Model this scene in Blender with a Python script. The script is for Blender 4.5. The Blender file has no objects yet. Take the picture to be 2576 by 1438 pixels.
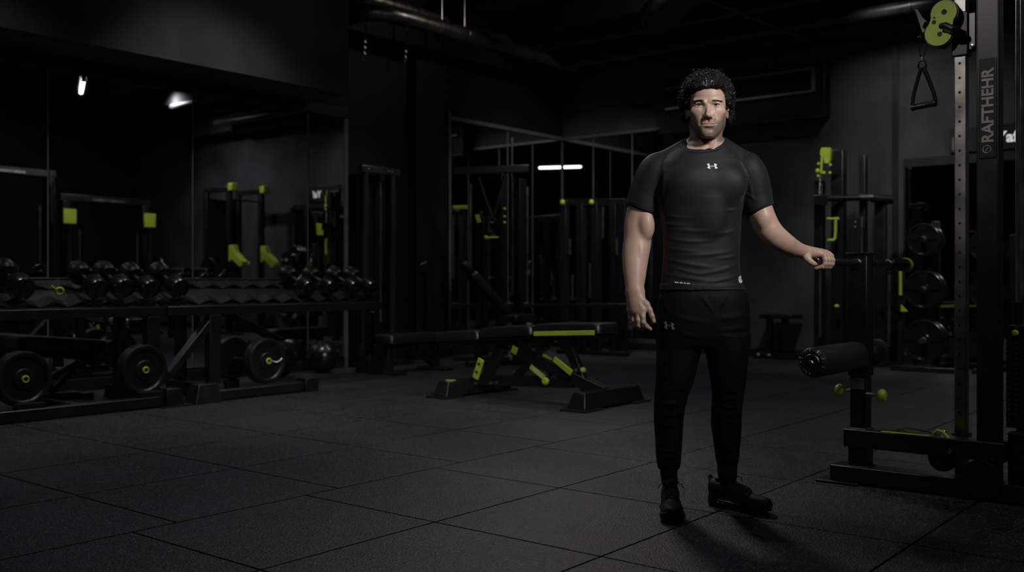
import bpy, bmesh, math, random
import numpy as np
from mathutils import Vector, Matrix
from mathutils.bvhtree import BVHTree

random.seed(7)
SC = bpy.context.scene
COL = SC.collection
IW, IH = 2576, 1438
FPX = 2500.0            # focal length in pixels
HZ = 708.0              # horizon row
CX = 1288.0
CH = 0.96               # camera height
RA = math.atan2(0.779, 0.627)
U = (0.627, 0.779)
V = (-0.779, 0.627)


# ---------------------------------------------------------------- frames
def w2r(x, y):
    return (x * U[0] + y * U[1], x * V[0] + y * V[1])


def r2w(a, b, z=0.0):
    return Vector((a * U[0] + b * V[0], a * U[1] + b * V[1], z))


def rp(px, py, d):
    x = (px - CX) * d / FPX
    a, b = w2r(x, d)
    return Vector((a, b, CH - (py - HZ) * d / FPX))


def rpa(px, py, a):
    r = (px - CX) / FPX
    return rp(px, py, a / (U[0] * r + U[1]))


def rpb(px, py, b):
    r = (px - CX) / FPX
    return rp(px, py, b / (V[0] * r + V[1]))


def rpz(px, py, z):
    return rp(px, py, (CH - z) * FPX / (py - HZ))


# ---------------------------------------------------------------- mesh builder
def basis(axis):
    n = Vector(axis).normalized()
    t = Vector((0, 0, 1)) if abs(n.z) < 0.9 else Vector((1, 0, 0))
    ex = t.cross(n).normalized()
    ey = n.cross(ex).normalized()
    return ex, ey, n


class MB:
    def __init__(self):
        self.v = []
        self.f = []
        self.sm = []

    def add(self, vs, fs, smooth=False):
        o = len(self.v)
        self.v.extend(tuple(p) for p in vs)
        for f in fs:
            self.f.append(tuple(o + i for i in f))
            self.sm.append(smooth)
        return self

    def box(self, a0, a1, b0, b1, z0, z1):
        vs = [(x, y, z) for z in (z0, z1) for y in (b0, b1) for x in (a0, a1)]
        return self.add(vs, [(0, 2, 3, 1), (4, 5, 7, 6), (0, 1, 5, 4), (1, 3, 7, 5), (3, 2, 6, 7), (2, 0, 4, 6)])

    def hexa(self, vs):
        return self.add(vs, [(0, 2, 3, 1), (4, 5, 7, 6), (0, 1, 5, 4), (1, 3, 7, 5), (3, 2, 6, 7), (2, 0, 4, 6)])

    def bar(self, p, q, w, h, up=(0, 0, 1)):
        """rectangular tube from p to q; w across, h along the up side"""
        p, q = Vector(p), Vector(q)
        n = (q - p).normalized()
        upv = Vector(up)
        if abs(n.dot(upv)) > 0.98:
            upv = Vector((0, 1, 0))
        ex = n.cross(upv).normalized() * (w / 2)
        ey = ex.cross(n).normalized() * (h / 2)
        vs = []
        for c in (p, q):
            vs += [c - ex - ey, c + ex - ey, c - ex + ey, c + ex + ey]
        return self.add(vs, [(0, 2, 3, 1), (4, 5, 7, 6), (0, 1, 5, 4), (1, 3, 7, 5), (3, 2, 6, 7), (2, 0, 4, 6)])

    def lathe(self, o, axis, prof, seg=24, caps=True):
        """prof: (radius, height) pairs along axis"""
        ex, ey, n = basis(axis)
        o = Vector(o)
        vs, fs = [], []
        for (r, h) in prof:
            r = max(r, 1e-5)
            for i in range(seg):
                t = 2 * math.pi * i / seg
                vs.append(o + ex * (r * math.cos(t)) + ey * (r * math.sin(t)) + n * h)
        for j in range(len(prof) - 1):
            for i in range(seg):
                k = (i + 1) % seg
                fs.append((j * seg + i, j * seg + k, (j + 1) * seg + k, (j + 1) * seg + i))
        self.add(vs, fs, True)
        if not caps:
            return self
        m = len(self.v) - len(vs)
        self.f.append(tuple(m + seg - 1 - i for i in range(seg)))
        self.sm.append(False)
        self.f.append(tuple(m + (len(prof) - 1) * seg + i for i in range(seg)))
        self.sm.append(False)
        return self

    def cyl(self, p, q, r, seg=16, r2=None):
        p, q = Vector(p), Vector(q)
        return self.lathe(p, q - p, [(r, 0), (r if r2 is None else r2, (q - p).length)], seg)

    def tube(self, pts, r, seg=10, closed=False):
        pts = [Vector(p) for p in pts]
        n = len(pts)
        rs = r if isinstance(r, (list, tuple)) else [r] * n
        vs, fs = [], []
        prev = None
        for i, p in enumerate(pts):
            if closed:
                d = pts[(i + 1) % n] - pts[i - 1]
            else:
                d = pts[min(i + 1, n - 1)] - pts[max(i - 1, 0)]
            if d.length < 1e-9:
                d = Vector((0, 0, 1))
            d.normalize()
            if prev is None:
                ex, ey, _ = basis(d)
            else:
                ex = (prev - d * prev.dot(d))
                if ex.length < 1e-6:
                    ex = basis(d)[0]
                ex.normalize()
                ey = d.cross(ex)
            prev = ex
            for k in range(seg):
                t = 2 * math.pi * k / seg
                vs.append(p + ex * (rs[i] * math.cos(t)) + ey * (rs[i] * math.sin(t)))
        m = n if closed else n - 1
        for i in range(m):
            j = (i + 1) % n
            for k in range(seg):
                l = (k + 1) % seg
                fs.append((i * seg + k, i * seg + l, j * seg + l, j * seg + k))
        o = len(self.v)
        self.add(vs, fs, True)
        if not closed:
            self.f.append(tuple(o + seg - 1 - k for k in range(seg)))
            self.sm.append(False)
            self.f.append(tuple(o + (n - 1) * seg + k for k in range(seg)))
            self.sm.append(False)
        return self

    def torus(self, c, axis, R, r, seg=32, s2=10):
        ex, ey, n = basis(axis)
        c = Vector(c)
        return self.tube([c + ex * (R * math.cos(2 * math.pi * i / seg)) + ey * (R * math.sin(2 * math.pi * i / seg)) for i in range(seg)], r, s2, True)

    def ell(self, c, rad, seg=20, rings=12):
        vs, fs = [], []
        for j in range(1, rings):
            t = math.pi * j / rings
            for i in range(seg):
                p = 2 * math.pi * i / seg
                vs.append((c[0] + rad[0] * math.sin(t) * math.cos(p), c[1] + rad[1] * math.sin(t) * math.sin(p), c[2] + rad[2] * math.cos(t)))
        for j in range(rings - 2):
            for i in range(seg):
                k = (i + 1) % seg
                fs.append((j * seg + i, (j + 1) * seg + i, (j + 1) * seg + k, j * seg + k))
        a = len(vs)
        vs.append((c[0], c[1], c[2] + rad[2]))
        vs.append((c[0], c[1], c[2] - rad[2]))
        for i in range(seg):
            k = (i + 1) % seg
            fs.append((a, i, k))
            fs.append((a + 1, (rings - 2) * seg + k, (rings - 2) * seg + i))
        return self.add(vs, fs, True)

    def prism(self, pts, off):
        """closed outline (3d points, planar) pushed by vector off"""
        n = len(pts)
        off = Vector(off)
        vs = [Vector(p) for p in pts] + [Vector(p) + off for p in pts]
        fs = [tuple(range(n - 1, -1, -1)), tuple(range(n, 2 * n))]
        for i in range(n):
            j = (i + 1) % n
            fs.append((i, j, n + j, n + i))
        return self.add(vs, fs)

    def slab(self, c, ex, ey, ez, rx, ry, rz, crown=0.0, round_=0.02):
        """padded cushion: half sizes rx,ry,rz along ex,ey,ez with softened edges and a crowned top"""
        c = Vector(c)
        ex, ey, ez = Vector(ex).normalized(), Vector(ey).normalized(), Vector(ez).normalized()
        N, M = 14, 8
        vs, fs = [], []
        lay = [(-1, -round_ * 0.6), (-0.8, 0), (0.45, 0), (0.8, -round_ * 0.35), (0.97, -round_ * 1.1), (1.0, -round_ * 2.0)]
        per = []
        cr = min(rx, ry) * 0.35
        for qx, qy, a0 in ((1, 1, 0), (-1, 1, 90), (-1, -1, 180), (1, -1, 270)):
            for s in range(6):
                t = math.radians(a0 + 90 * s / 5)
                per.append((qx * (rx - cr) + cr * math.cos(t), qy * (ry - cr) + cr * math.sin(t)))
        n = len(per)
        for (h, ins) in lay:
            for (x, y) in per:
                fx = 1 + ins / rx
                fy = 1 + ins / ry
                vs.append(c + ex * (x * fx) + ey * (y * fy) + ez * (h * rz))
        for j in range(len(lay) - 1):
            for i in range(n):
                k = (i + 1) % n
                fs.append((j * n + i, j * n + k, (j + 1) * n + k, (j + 1) * n + i))
        vs.append(c + ez * (rz + crown))
        vs.append(c - ez * rz)
        a = len(vs) - 2
        top = (len(lay) - 1) * n
        for i in range(n):
            k = (i + 1) % n
            fs.append((a, top + i, top + k))
            fs.append((a + 1, k, i))
        return self.add(vs, fs, True)


def mesh_obj(name, mb, mat, origin=(0, 0, 0), bevel=0.0, wn=True):
    o = Vector(origin)
    me = bpy.data.meshes.new(name)
    me.from_pydata([tuple(Vector(p) - o) for p in mb.v], [], mb.f)
    me.polygons.foreach_set('use_smooth', mb.sm)
    if mat is not None:
        me.materials.append(mat)
    bm = bmesh.new()
    bm.from_mesh(me)
    bmesh.ops.recalc_face_normals(bm, faces=bm.faces)
    bm.to_mesh(me)
    bm.free()
    me.set_sharp_from_angle(angle=math.radians(38))
    me.update()
    ob = bpy.data.objects.new(name, me)
    COL.objects.link(ob)
    if bevel > 0:
        m = ob.modifiers.new('bevel', 'BEVEL')
        m.width = bevel
        m.segments = 2
        m.limit_method = 'ANGLE'
        m.angle_limit = math.radians(50)
    return ob


def tag(o, label=None, cat=None, group=None, kind=None):
    if label:
        o['label'] = label
    if cat:
        o['category'] = cat
    if group:
        o['group'] = group
    if kind:
        o['kind'] = kind
    return o


class Thing:
    """A top-level thing in the room's frame: an Empty at its base that carries its parts (given in room coordinates)."""

    def __init__(self, name, label, cat, at, group=None):
        self.o = Vector((at[0], at[1], at[2] if len(at) > 2 else 0.0))
        self.e = bpy.data.objects.new(name, None)
        self.e.empty_display_size = 0.1
        COL.objects.link(self.e)
        self.e.location = r2w(*self.o)
        self.e.rotation_euler = (0, 0, RA)
        tag(self.e, label, cat, group)

    def part(self, name, mb, mat, parent=None, bevel=0.0, label=None):
        ob = mesh_obj(name, mb, mat, self.o, bevel)
        ob.parent = parent if parent is not None else self.e
        if label:
            ob['label'] = label
        return ob


def single(name, mb, mat, label, cat, at, group=None, bevel=0.0):
    """a thing that is one mesh, in room coordinates"""
    at = Vector((at[0], at[1], at[2] if len(at) > 2 else 0.0))
    ob = mesh_obj(name, mb, mat, at, bevel)
    ob.location = r2w(*at)
    ob.rotation_euler = (0, 0, RA)
    tag(ob, label, cat, group)
    return ob


def struct(name, mb, mat, bevel=0.0, at=(0, 0, 0)):
    ob = mesh_obj(name, mb, mat, at, bevel)
    ob.location = r2w(*at)
    ob.rotation_euler = (0, 0, RA)
    ob['kind'] = 'structure'
    return ob


def copy_thing(root, label=None, group=None):
    r = root.copy()
    COL.objects.link(r)
    for ch in list(root.children):
        c = ch.copy()
        COL.objects.link(c)
        c.parent = r
        for g in ch.children:
            d = g.copy()
            COL.objects.link(d)
            d.parent = c
    if label:
        r['label'] = label
    if group:
        r['group'] = group
    return r


# ---------------------------------------------------------------- materials
def mat(name, col, rough=0.5, metal=0.0, spec=0.5, bump=None, var=None, coat=0.0, coord='Object'):
    m = bpy.data.materials.new(name)
    m.use_nodes = True
    nt = m.node_tree
    b = nt.nodes['Principled BSDF']
    b.inputs['Base Color'].default_value = (*col, 1)
    b.inputs['Roughness'].default_value = rough
    b.inputs['Metallic'].default_value = metal
    b.inputs['Specular IOR Level'].default_value = spec
    if coat:
        b.inputs['Coat Weight'].default_value = coat
        b.inputs['Coat Roughness'].default_value = 0.15
    if bump or var:
        tc = nt.nodes.new('ShaderNodeTexCoord')
    if bump:
        sc, st, dist = bump
        n = nt.nodes.new('ShaderNodeTexNoise')
        n.inputs['Scale'].default_value = sc
        n.inputs['Detail'].default_value = 4
        nt.links.new(tc.outputs[coord], n.inputs['Vector'])
        bp = nt.nodes.new('ShaderNodeBump')
        bp.inputs['Strength'].default_value = st
        bp.inputs['Distance'].default_value = dist
        nt.links.new(n.outputs['Fac'], bp.inputs['Height'])
        nt.links.new(bp.outputs['Normal'], b.inputs['Normal'])
    if var:
        sc, amt = var
        n2 = nt.nodes.new('ShaderNodeTexNoise')
        n2.inputs['Scale'].default_value = sc
        n2.inputs['Detail'].default_value = 5
        nt.links.new(tc.outputs[coord], n2.inputs['Vector'])
        mr = nt.nodes.new('ShaderNodeMapRange')
        mr.inputs[1].default_value = 0.3
        mr.inputs[2].default_value = 0.7
        mr.inputs[3].default_value = 1 - amt
        mr.inputs[4].default_value = 1 + amt
        nt.links.new(n2.outputs['Fac'], mr.inputs[0])
        mx = nt.nodes.new('ShaderNodeMix')
        mx.data_type = 'RGBA'
        mx.blend_type = 'MULTIPLY'
        mx.inputs[0].default_value = 1
        mx.inputs[6].default_value = (*col, 1)
        nt.links.new(mr.outputs[0], mx.inputs[7])
        nt.links.new(mx.outputs[2], b.inputs['Base Color'])
        # the same field roughens the sheen
        mr2 = nt.nodes.new('ShaderNodeMapRange')
        mr2.inputs[3].default_value = max(0.02, rough - 0.1)
        mr2.inputs[4].default_value = min(1, rough + 0.1)
        nt.links.new(n2.outputs['Fac'], mr2.inputs[0])
        nt.links.new(mr2.outputs[0], b.inputs['Roughness'])
    return m


def emit(name, col, s):
    m = bpy.data.materials.new(name)
    m.use_nodes = True
    b = m.node_tree.nodes['Principled BSDF']
    b.inputs['Base Color'].default_value = (0.8, 0.8, 0.8, 1)
    b.inputs['Emission Color'].default_value = (*col, 1)
    b.inputs['Emission Strength'].default_value = s
    return m


M = {}
M['metal'] = mat('black_powder_coat', (0.006, 0.0065, 0.008), 0.36, 0, 0.75, bump=(400, 0.12, 0.001), var=(6, 0.25))
M['metal_dull'] = mat('dull_black_steel', (0.005, 0.0055, 0.0065), 0.55, 0, 0.4, var=(5, 0.25))
M['rubber'] = mat('black_rubber', (0.007, 0.0075, 0.0085), 0.42, 0, 0.6, bump=(260, 0.2, 0.001), var=(9, 0.3))
M['urethane'] = mat('black_urethane', (0.007, 0.007, 0.008), 0.26, 0, 0.8, bump=(160, 0.1, 0.001), var=(10, 0.3))
M['vinyl'] = mat('black_vinyl', (0.011, 0.0115, 0.013), 0.34, 0, 0.75, bump=(300, 0.12, 0.001), var=(5, 0.2))
M['chrome'] = mat('chrome', (0.62, 0.60, 0.58), 0.16, 1.0, 0.5, var=(14, 0.1))
M['steel'] = mat('brushed_steel', (0.50, 0.48, 0.46), 0.33, 1.0, 0.5, bump=(120, 0.1, 0.001), var=(9, 0.25))
M['bright_steel'] = mat('bright_ground_steel', (0.85, 0.83, 0.80), 0.30, 1.0, 0.5, var=(14, 0.06))
M['grey_steel'] = mat('grey_steel', (0.16, 0.155, 0.15), 0.35, 0.9, 0.5, var=(8, 0.2))
M['lime'] = mat('lime_green_plastic', (0.46, 0.58, 0.055), 0.42, 0, 0.4, var=(7, 0.12))
M['white'] = mat('white_print', (0.75, 0.74, 0.71), 0.5, var=(40, 0.1))
M['bolt'] = mat('zinc_bolt', (0.55, 0.5, 0.45), 0.3, 1.0, var=(30, 0.15))
M['insul'] = mat('foil_insulation', (0.22, 0.20, 0.18), 0.32, 0.9, 0.5, bump=(55, 0.5, 0.006), var=(12, 0.4))
M['pipe'] = mat('painted_pipe', (0.035, 0.035, 0.036), 0.36, 0, 0.8, bump=(40, 0.2, 0.002), var=(5, 0.4))
M['duct'] = mat('black_duct', (0.012, 0.013, 0.015), 0.6, 0, 0.4, var=(3, 0.3))
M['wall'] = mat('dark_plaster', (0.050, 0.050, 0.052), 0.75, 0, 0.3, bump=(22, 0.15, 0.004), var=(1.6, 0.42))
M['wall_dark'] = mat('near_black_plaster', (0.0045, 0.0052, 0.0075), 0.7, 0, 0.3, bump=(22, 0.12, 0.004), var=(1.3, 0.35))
M['ceiling'] = mat('black_ceiling', (0.007, 0.0075, 0.009), 0.85, 0, 0.2, var=(1.2, 0.4))
M['trim'] = mat('black_trim', (0.010, 0.010, 0.012), 0.45, 0, 0.4, var=(4, 0.2))
M['sign_letter'] = emit('glowing_sign_letter', (1.0, 0.93, 0.86), 0.42)  # emission added to the white letters so they read brighter
M['pale_frame'] = mat('pale_painted_frame', (0.20, 0.20, 0.19), 0.5, 0, 0.5, var=(10, 0.2))
M['strip'] = mat('aluminium_strip', (0.13, 0.13, 0.13), 0.4, 0.2, 0.5, var=(10, 0.2))
M['mirror'] = mat('mirror_glass', (0.62, 0.64, 0.66), 0.012, 1.0, 0.5, var=(0.8, 0.04))
M['mirror'].node_tree.nodes['Principled BSDF'].inputs['Roughness'].default_value = 0.012
for l in list(M['mirror'].node_tree.links):
    if l.to_socket.name == 'Roughness':
        M['mirror'].node_tree.links.remove(l)
M['lamp'] = emit('lamp_tube', (1.0, 0.97, 0.92), 14.0)
M['foam'] = mat('black_foam_roll', (0.016, 0.016, 0.017), 0.42, 0, 0.5, bump=(90, 0.15, 0.002), var=(7, 0.25))
M['logo'] = mat('bronze_grey_print', (0.30, 0.27, 0.24), 0.5, 0.2, 0.4, var=(30, 0.2))


def floor_mat():
    m = mat('rubber_mat_floor', (0.024, 0.025, 0.027), 0.5, 0, 0.45)
    nt = m.node_tree
    b = nt.nodes['Principled BSDF']
    tc = nt.nodes.new('ShaderNodeTexCoord')
    n1 = nt.nodes.new('ShaderNodeTexNoise')
    n1.inputs['Scale'].default_value = 1.3
    n1.inputs['Detail'].default_value = 8
    n1.inputs['Roughness'].default_value = 0.65
    n2 = nt.nodes.new('ShaderNodeTexNoise')
    n2.inputs['Scale'].default_value = 110
    n2.inputs['Detail'].default_value = 3
    vo = nt.nodes.new('ShaderNodeTexVoronoi')
    vo.inputs['Scale'].default_value = 210
    for n in (n1, n2, vo):
        nt.links.new(tc.outputs['Object'], n.inputs['Vector'])
    mr = nt.nodes.new('ShaderNodeMapRange')
    mr.inputs[1].default_value = 0.32
    mr.inputs[2].default_value = 0.68
    mr.inputs[3].default_value = 0.40
    mr.inputs[4].default_value = 1.60
    nt.links.new(n1.outputs['Fac'], mr.inputs[0])
    # pale rubber crumbs
    lt = nt.nodes.new('ShaderNodeMath')
    lt.operation = 'LESS_THAN'
    lt.inputs[1].default_value = 0.08
    sepc = nt.nodes.new('ShaderNodeSeparateColor')
    nt.links.new(vo.outputs['Color'], sepc.inputs[0])
    nt.links.new(sepc.outputs[0], lt.inputs[0])
    mx = nt.nodes.new('ShaderNodeMix')
    mx.data_type = 'RGBA'
    mx.blend_type = 'MULTIPLY'
    mx.inputs[0].default_value = 1
    mx.inputs[6].default_value = (0.024, 0.025, 0.028, 1)
    nt.links.new(mr.outputs[0], mx.inputs[7])
    mx2 = nt.nodes.new('ShaderNodeMix')
    mx2.data_type = 'RGBA'
    mx2.inputs[7].default_value = (0.16, 0.152, 0.145, 1)
    nt.links.new(lt.outputs[0], mx2.inputs[0])
    nt.links.new(mx.outputs[2], mx2.inputs[6])
    nt.links.new(mx2.outputs[2], b.inputs['Base Color'])
    ro = nt.nodes.new('ShaderNodeMapRange')
    ro.inputs[1].default_value = 0.3
    ro.inputs[2].default_value = 0.7
    ro.inputs[3].default_value = 0.46
    ro.inputs[4].default_value = 0.34
    nt.links.new(n1.outputs['Fac'], ro.inputs[0])
    nt.links.new(ro.outputs[0], b.inputs['Roughness'])
    bp = nt.nodes.new('ShaderNodeBump')
    bp.inputs['Strength'].default_value = 0.9
    bp.inputs['Distance'].default_value = 0.006
    nt.links.new(n2.outputs['Fac'], bp.inputs['Height'])
    nt.links.new(bp.outputs['Normal'], b.inputs['Normal'])
    return m


M['floor'] = floor_mat()
M['seam'] = mat('floor_seam', (0.002, 0.002, 0.003), 0.9, 0, 0.1, var=(5, 0.2))


def text_mb(s, size, o, ex, ey, lift=0.0015, shear=0.0, bold=0.0):
    """lettering as a thin mesh: origin o, reading along ex, up along ey (room coordinates)"""
    cu = bpy.data.curves.new('lettering', 'FONT')
    cu.body = s
    cu.size = size
    cu.extrude = 0.0006
    cu.shear = shear
    cu.offset = bold * size
    cu.resolution_u = 3
    ob = bpy.data.objects.new('lettering', cu)
    COL.objects.link(ob)
    dg = bpy.context.evaluated_depsgraph_get()
    me = bpy.data.meshes.new_from_object(ob.evaluated_get(dg))
    mb = MB()
    ex, ey = Vector(ex).normalized(), Vector(ey).normalized()
    n = ex.cross(ey)
    o = Vector(o)
    mb.add([o + ex * v.co.x + ey * v.co.y + n * (v.co.z + lift) for v in me.vertices], [tuple(p.vertices) for p in me.polygons])
    bpy.data.objects.remove(ob)
    bpy.data.curves.remove(cu)
    bpy.data.meshes.remove(me)
    return mb
# ================================================================ the room
A0, A1, B0, B1 = -3.0, 12.0, -3.5, 8.70
ZC = 4.5
BL = 8.42      # left wall (mirrors) plane
BR = 8.70      # recessed part of the left wall


def build_floor():
    mb = MB()
    mb.box(A0, A1 + 0.3, B0, 9.05, -0.06, -0.006)
    tiles = MB()
    g = 0.0045
    i0 = int(math.floor((B0 - 1.14) / 0.795))
    for i in range(i0, 11):
        b0, b1 = 1.14 + 0.795 * i, 1.14 + 0.795 * (i + 1)
        if b0 > 9.0:
            break
        b0, b1 = max(b0, B0), min(b1, 9.05)
        ph = 2.90 if i < 3 else 2.25
        if i in (4, 5):
            ph = 3.10
        k0 = int(math.floor((A0 - ph) / 0.845))
        for k in range(k0, 14):
            a0, a1 = max(ph + 0.845 * k, A0), min(ph + 0.845 * (k + 1), A1 + 0.3)
            if a1 - a0 < 0.05:
                continue
            c = 0.0006
            vs = []
            for (z, e) in ((-0.02, g), (-0.002, g), (0.0, g + c)):
                vs += [(a0 + e, b0 + e, z), (a1 - e, b0 + e, z), (a1 - e, b1 - e, z), (a0 + e, b1 - e, z)]
            fs = [(8, 9, 10, 11)]
            for l in (0, 4):
                for s in range(4):
                    t = (s + 1) % 4
                    fs.append((l + s, l + t, l + 4 + t, l + 4 + s))
            tiles.add(vs, fs)
    n0 = len(mb.f)
    mb.add(tiles.v, tiles.f)
    ob = struct('floor', mb, M['seam'])
    ob.data.materials.append(M['floor'])
    # the base plate is box faces; every face with a tile vertex gets the mat surface
    for p in ob.data.polygons:
        if p.center.z > -0.018 and not (abs(p.center.z + 0.006) < 1e-4 and p.area > 20):
            p.material_index = 1
    return ob


build_floor()
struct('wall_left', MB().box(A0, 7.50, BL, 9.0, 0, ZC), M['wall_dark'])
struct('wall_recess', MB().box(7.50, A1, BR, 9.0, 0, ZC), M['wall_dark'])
struct('wall_right', MB().box(A1, 12.3, B0, 9.0, 0, ZC), M['wall'])
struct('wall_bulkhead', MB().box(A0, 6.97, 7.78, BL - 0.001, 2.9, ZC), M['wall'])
struct('wall_back', MB().box(A0, A1 + 0.3, B0 - 0.2, B0, 0, ZC), M['wall_dark'])
struct('wall_near', MB().box(A0 - 0.2, A0, B0 - 0.2, 9.05, 0, ZC), M['wall_dark'])
cm = MB().box(A0, 12.3, B0, 9.05, ZC, ZC + 0.1)
for a in (7.9, 9.1, 10.3, 11.4):
    cm.box(a, a + 0.16, B0, 8.7, ZC - 0.28, ZC)
struct('ceiling', cm, M['ceiling'])
struct('baseboard_left', MB().box(A0, 7.50, BL - 0.018, BL - 0.001, 0, 0.11), M['trim'], 0.004)
struct('baseboard_right', MB().box(A1 - 0.018, A1 - 0.001, B0, 8.69, 0, 0.10), M['trim'], 0.004)
struct('trim_1', MB().box(A0, 7.50, BL - 0.03, BL - 0.001, 2.78, 2.899), M['trim'], 0.003)
struct('trim_2', MB().box(7.462, 7.515, BL - 0.02, BL - 0.001, 0.0, 2.78), M['strip'], 0.003)
p = rpa(2253, 300, A1)
struct('trim_3', MB().box(A1 - 0.02, A1 - 0.001, p.y - 0.035, p.y + 0.035, 0.1, 3.85), M['trim'], 0.003)
# upright of the corner: a plain pier at the left of the corner mirrors
struct('trim_4', MB().box(9.455, 9.50, BR - 0.05, BR - 0.001, 0.1, 3.16), M['strip'], 0.003)
struct('trim_5', MB().box(9.50, A1 - 0.001, BR - 0.05, BR - 0.001, 3.05, 3.10), M['strip'], 0.003)
struct('trim_6', MB().box(A1 - 0.045, A1 - 0.001, 6.2, BR - 0.052, 3.05, 3.09), M['strip'], 0.003)
# dark return between the racks' wall and the recess
struct('trim_7', MB().box(8.75, 9.30, BR - 0.16, BR - 0.001, 0.0, 3.75), M['wall_dark'], 0.004)


# ---------------------------------------------------------------- mirrors
def mirror(label, box, strip_box, at, group, sm='strip'):
    t = Thing('wall_mirror', label, 'mirror', at, group)
    t.part('glass', MB().box(*box), M['mirror'], bevel=0.0)
    for s in strip_box:
        t.part('edge_strip', MB().box(*s), M[sm])
    return t


LG = 'mirror panels behind the dumbbell racks'
for lab, x0, x1 in (('tall mirror panel behind the racks, leftmost in the photo and cut by its edge', 1.30, 2.71),
                    ('tall mirror panel behind the dumbbells at the left of the leftmost rack', 2.73, 4.12),
                    ('tall mirror panel reflecting lime pulleys, behind the gap between the two racks', 4.14, 5.53),
                    ('tall mirror panel reflecting the grey wall, behind the empty saddles', 5.55, 6.94),
                    ('narrow last mirror panel at the right end of the mirrored rack wall', 6.96, 7.455)):
    mirror(lab, (x0, x1, BL - 0.010, BL - 0.002, 0.13, 2.775), [(x1, x1 + 0.012, BL - 0.012, BL - 0.002, 0.13, 2.775)], (x0, BL - 0.01, 0.13), LG)
CG = 'mirror panels in the far corner'
for lab, x0, x1 in (('corner mirror panel at the left, next to the dark pier', 9.51, 10.69),
                    ('corner mirror panel reaching the corner from the left wall', 10.71, 11.97)):
    mirror(lab, (x0, x1, BR - 0.012, BR - 0.002, 0.18, 3.045), [(x1, x1 + 0.018, BR - 0.016, BR - 0.002, 0.18, 3.045)], (x0, BR - 0.012, 0.18), CG)
for lab, y0, y1 in (('corner mirror panel on the right wall, nearest the corner', 8.14, 8.66),
                    ('corner mirror panel on the right wall, second from the corner', 7.48, 8.12),
                    ('corner mirror panel on the right wall, third from the corner', 6.84, 7.46),
                    ('corner mirror panel on the right wall, farthest from the corner', 6.22, 6.82)):
    mirror(lab, (A1 - 0.012, A1 - 0.002, y0, y1, 0.18, 3.045), [(A1 - 0.016, A1 - 0.002, y0 - 0.016, y0, 0.18, 3.045)], (A1 - 0.012, y0, 0.18), CG)
mirror('dark mirror on the right wall behind the plate tree, under the lettered sign', (A1 - 0.012, A1 - 0.002, 1.9, 3.72, 0.35, 2.30),
       [(A1 - 0.03, A1 - 0.002, 1.9, 3.74, 2.30, 2.40), (A1 - 0.02, A1 - 0.002, 3.72, 3.74, 0.35, 2.30)], (A1 - 0.012, 1.9, 0.35), None, 'trim')

# ---------------------------------------------------------------- framed air outlet on the right wall
t = Thing('air_outlet', 'large framed air outlet box high on the right wall behind the man', 'vent', (A1 - 0.3, 4.7, 2.98))
t.part('housing', MB().box(A1 - 0.22, A1 - 0.002, 4.62, 6.9, 2.98, 3.66), M['wall_dark'], bevel=0.006)
fr = MB()
for (y0, y1, z0, z1) in ((4.60, 6.92, 2.955, 2.985), (4.60, 6.92, 3.655, 3.685), (4.60, 4.63, 2.955, 3.685)):
    fr.box(A1 - 0.25, A1 - 0.222, y0, y1, z0, z1)
t.part('outer_frame', fr, M['metal'], bevel=0.003)
fr = MB()
for (y0, y1, z0, z1) in ((4.72, 6.8, 3.27, 3.30), (4.72, 6.8, 3.55, 3.58), (4.72, 4.76, 3.27, 3.58)):
    fr.box(A1 - 0.262, A1 - 0.222, y0, y1, z0, z1)
t.part('inner_frame', fr, M['pale_frame'], bevel=0.003)
for k in range(5):
    z = 3.315 + 0.046 * k
    t.part('slat', MB().hexa([(A1 - 0.25, 4.77, z), (A1 - 0.225, 4.77, z + 0.02), (A1 - 0.25, 6.79, z), (A1 - 0.225, 6.79, z + 0.02),
                              (A1 - 0.25, 4.77, z + 0.004), (A1 - 0.225, 4.77, z + 0.024), (A1 - 0.25, 6.79, z + 0.004), (A1 - 0.225, 6.79, z + 0.024)]), M['duct'])

# ---------------------------------------------------------------- lettered sign
q0, q1 = rpa(2388, 372, A1 - 0.05), rpa(2600, 372, A1 - 0.05)
zt = 2.60
t = Thing('wall_sign', 'dark sign board with white letters on the right wall above the dark mirror', 'sign', (A1 - 0.05, q1.y, 2.42))
t.part('board', MB().box(A1 - 0.05, A1 - 0.002, q1.y, q0.y, 2.42, 2.70), M['trim'], bevel=0.004)
t.part('light_panel', MB().box(A1 - 0.056, A1 - 0.051, q0.y - 0.21, q0.y - 0.03, 2.45, 2.60), M['strip'])
pt = rpa(2506, 402, A1 - 0.05)
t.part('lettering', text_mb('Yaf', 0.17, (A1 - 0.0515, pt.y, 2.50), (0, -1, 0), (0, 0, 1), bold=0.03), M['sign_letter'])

# ---------------------------------------------------------------- ceiling services
def elbow(p0, c, p1, r, n=9):
    """quarter bend through corner c"""
    out = []
    p0, c, p1 = Vector(p0), Vector(c), Vector(p1)
    for i in range(n + 1):
        s = i / n
        out.append(p0 * (1 - s) ** 2 + c * (2 * s * (1 - s)) + p1 * s * s)
    return out


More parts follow.
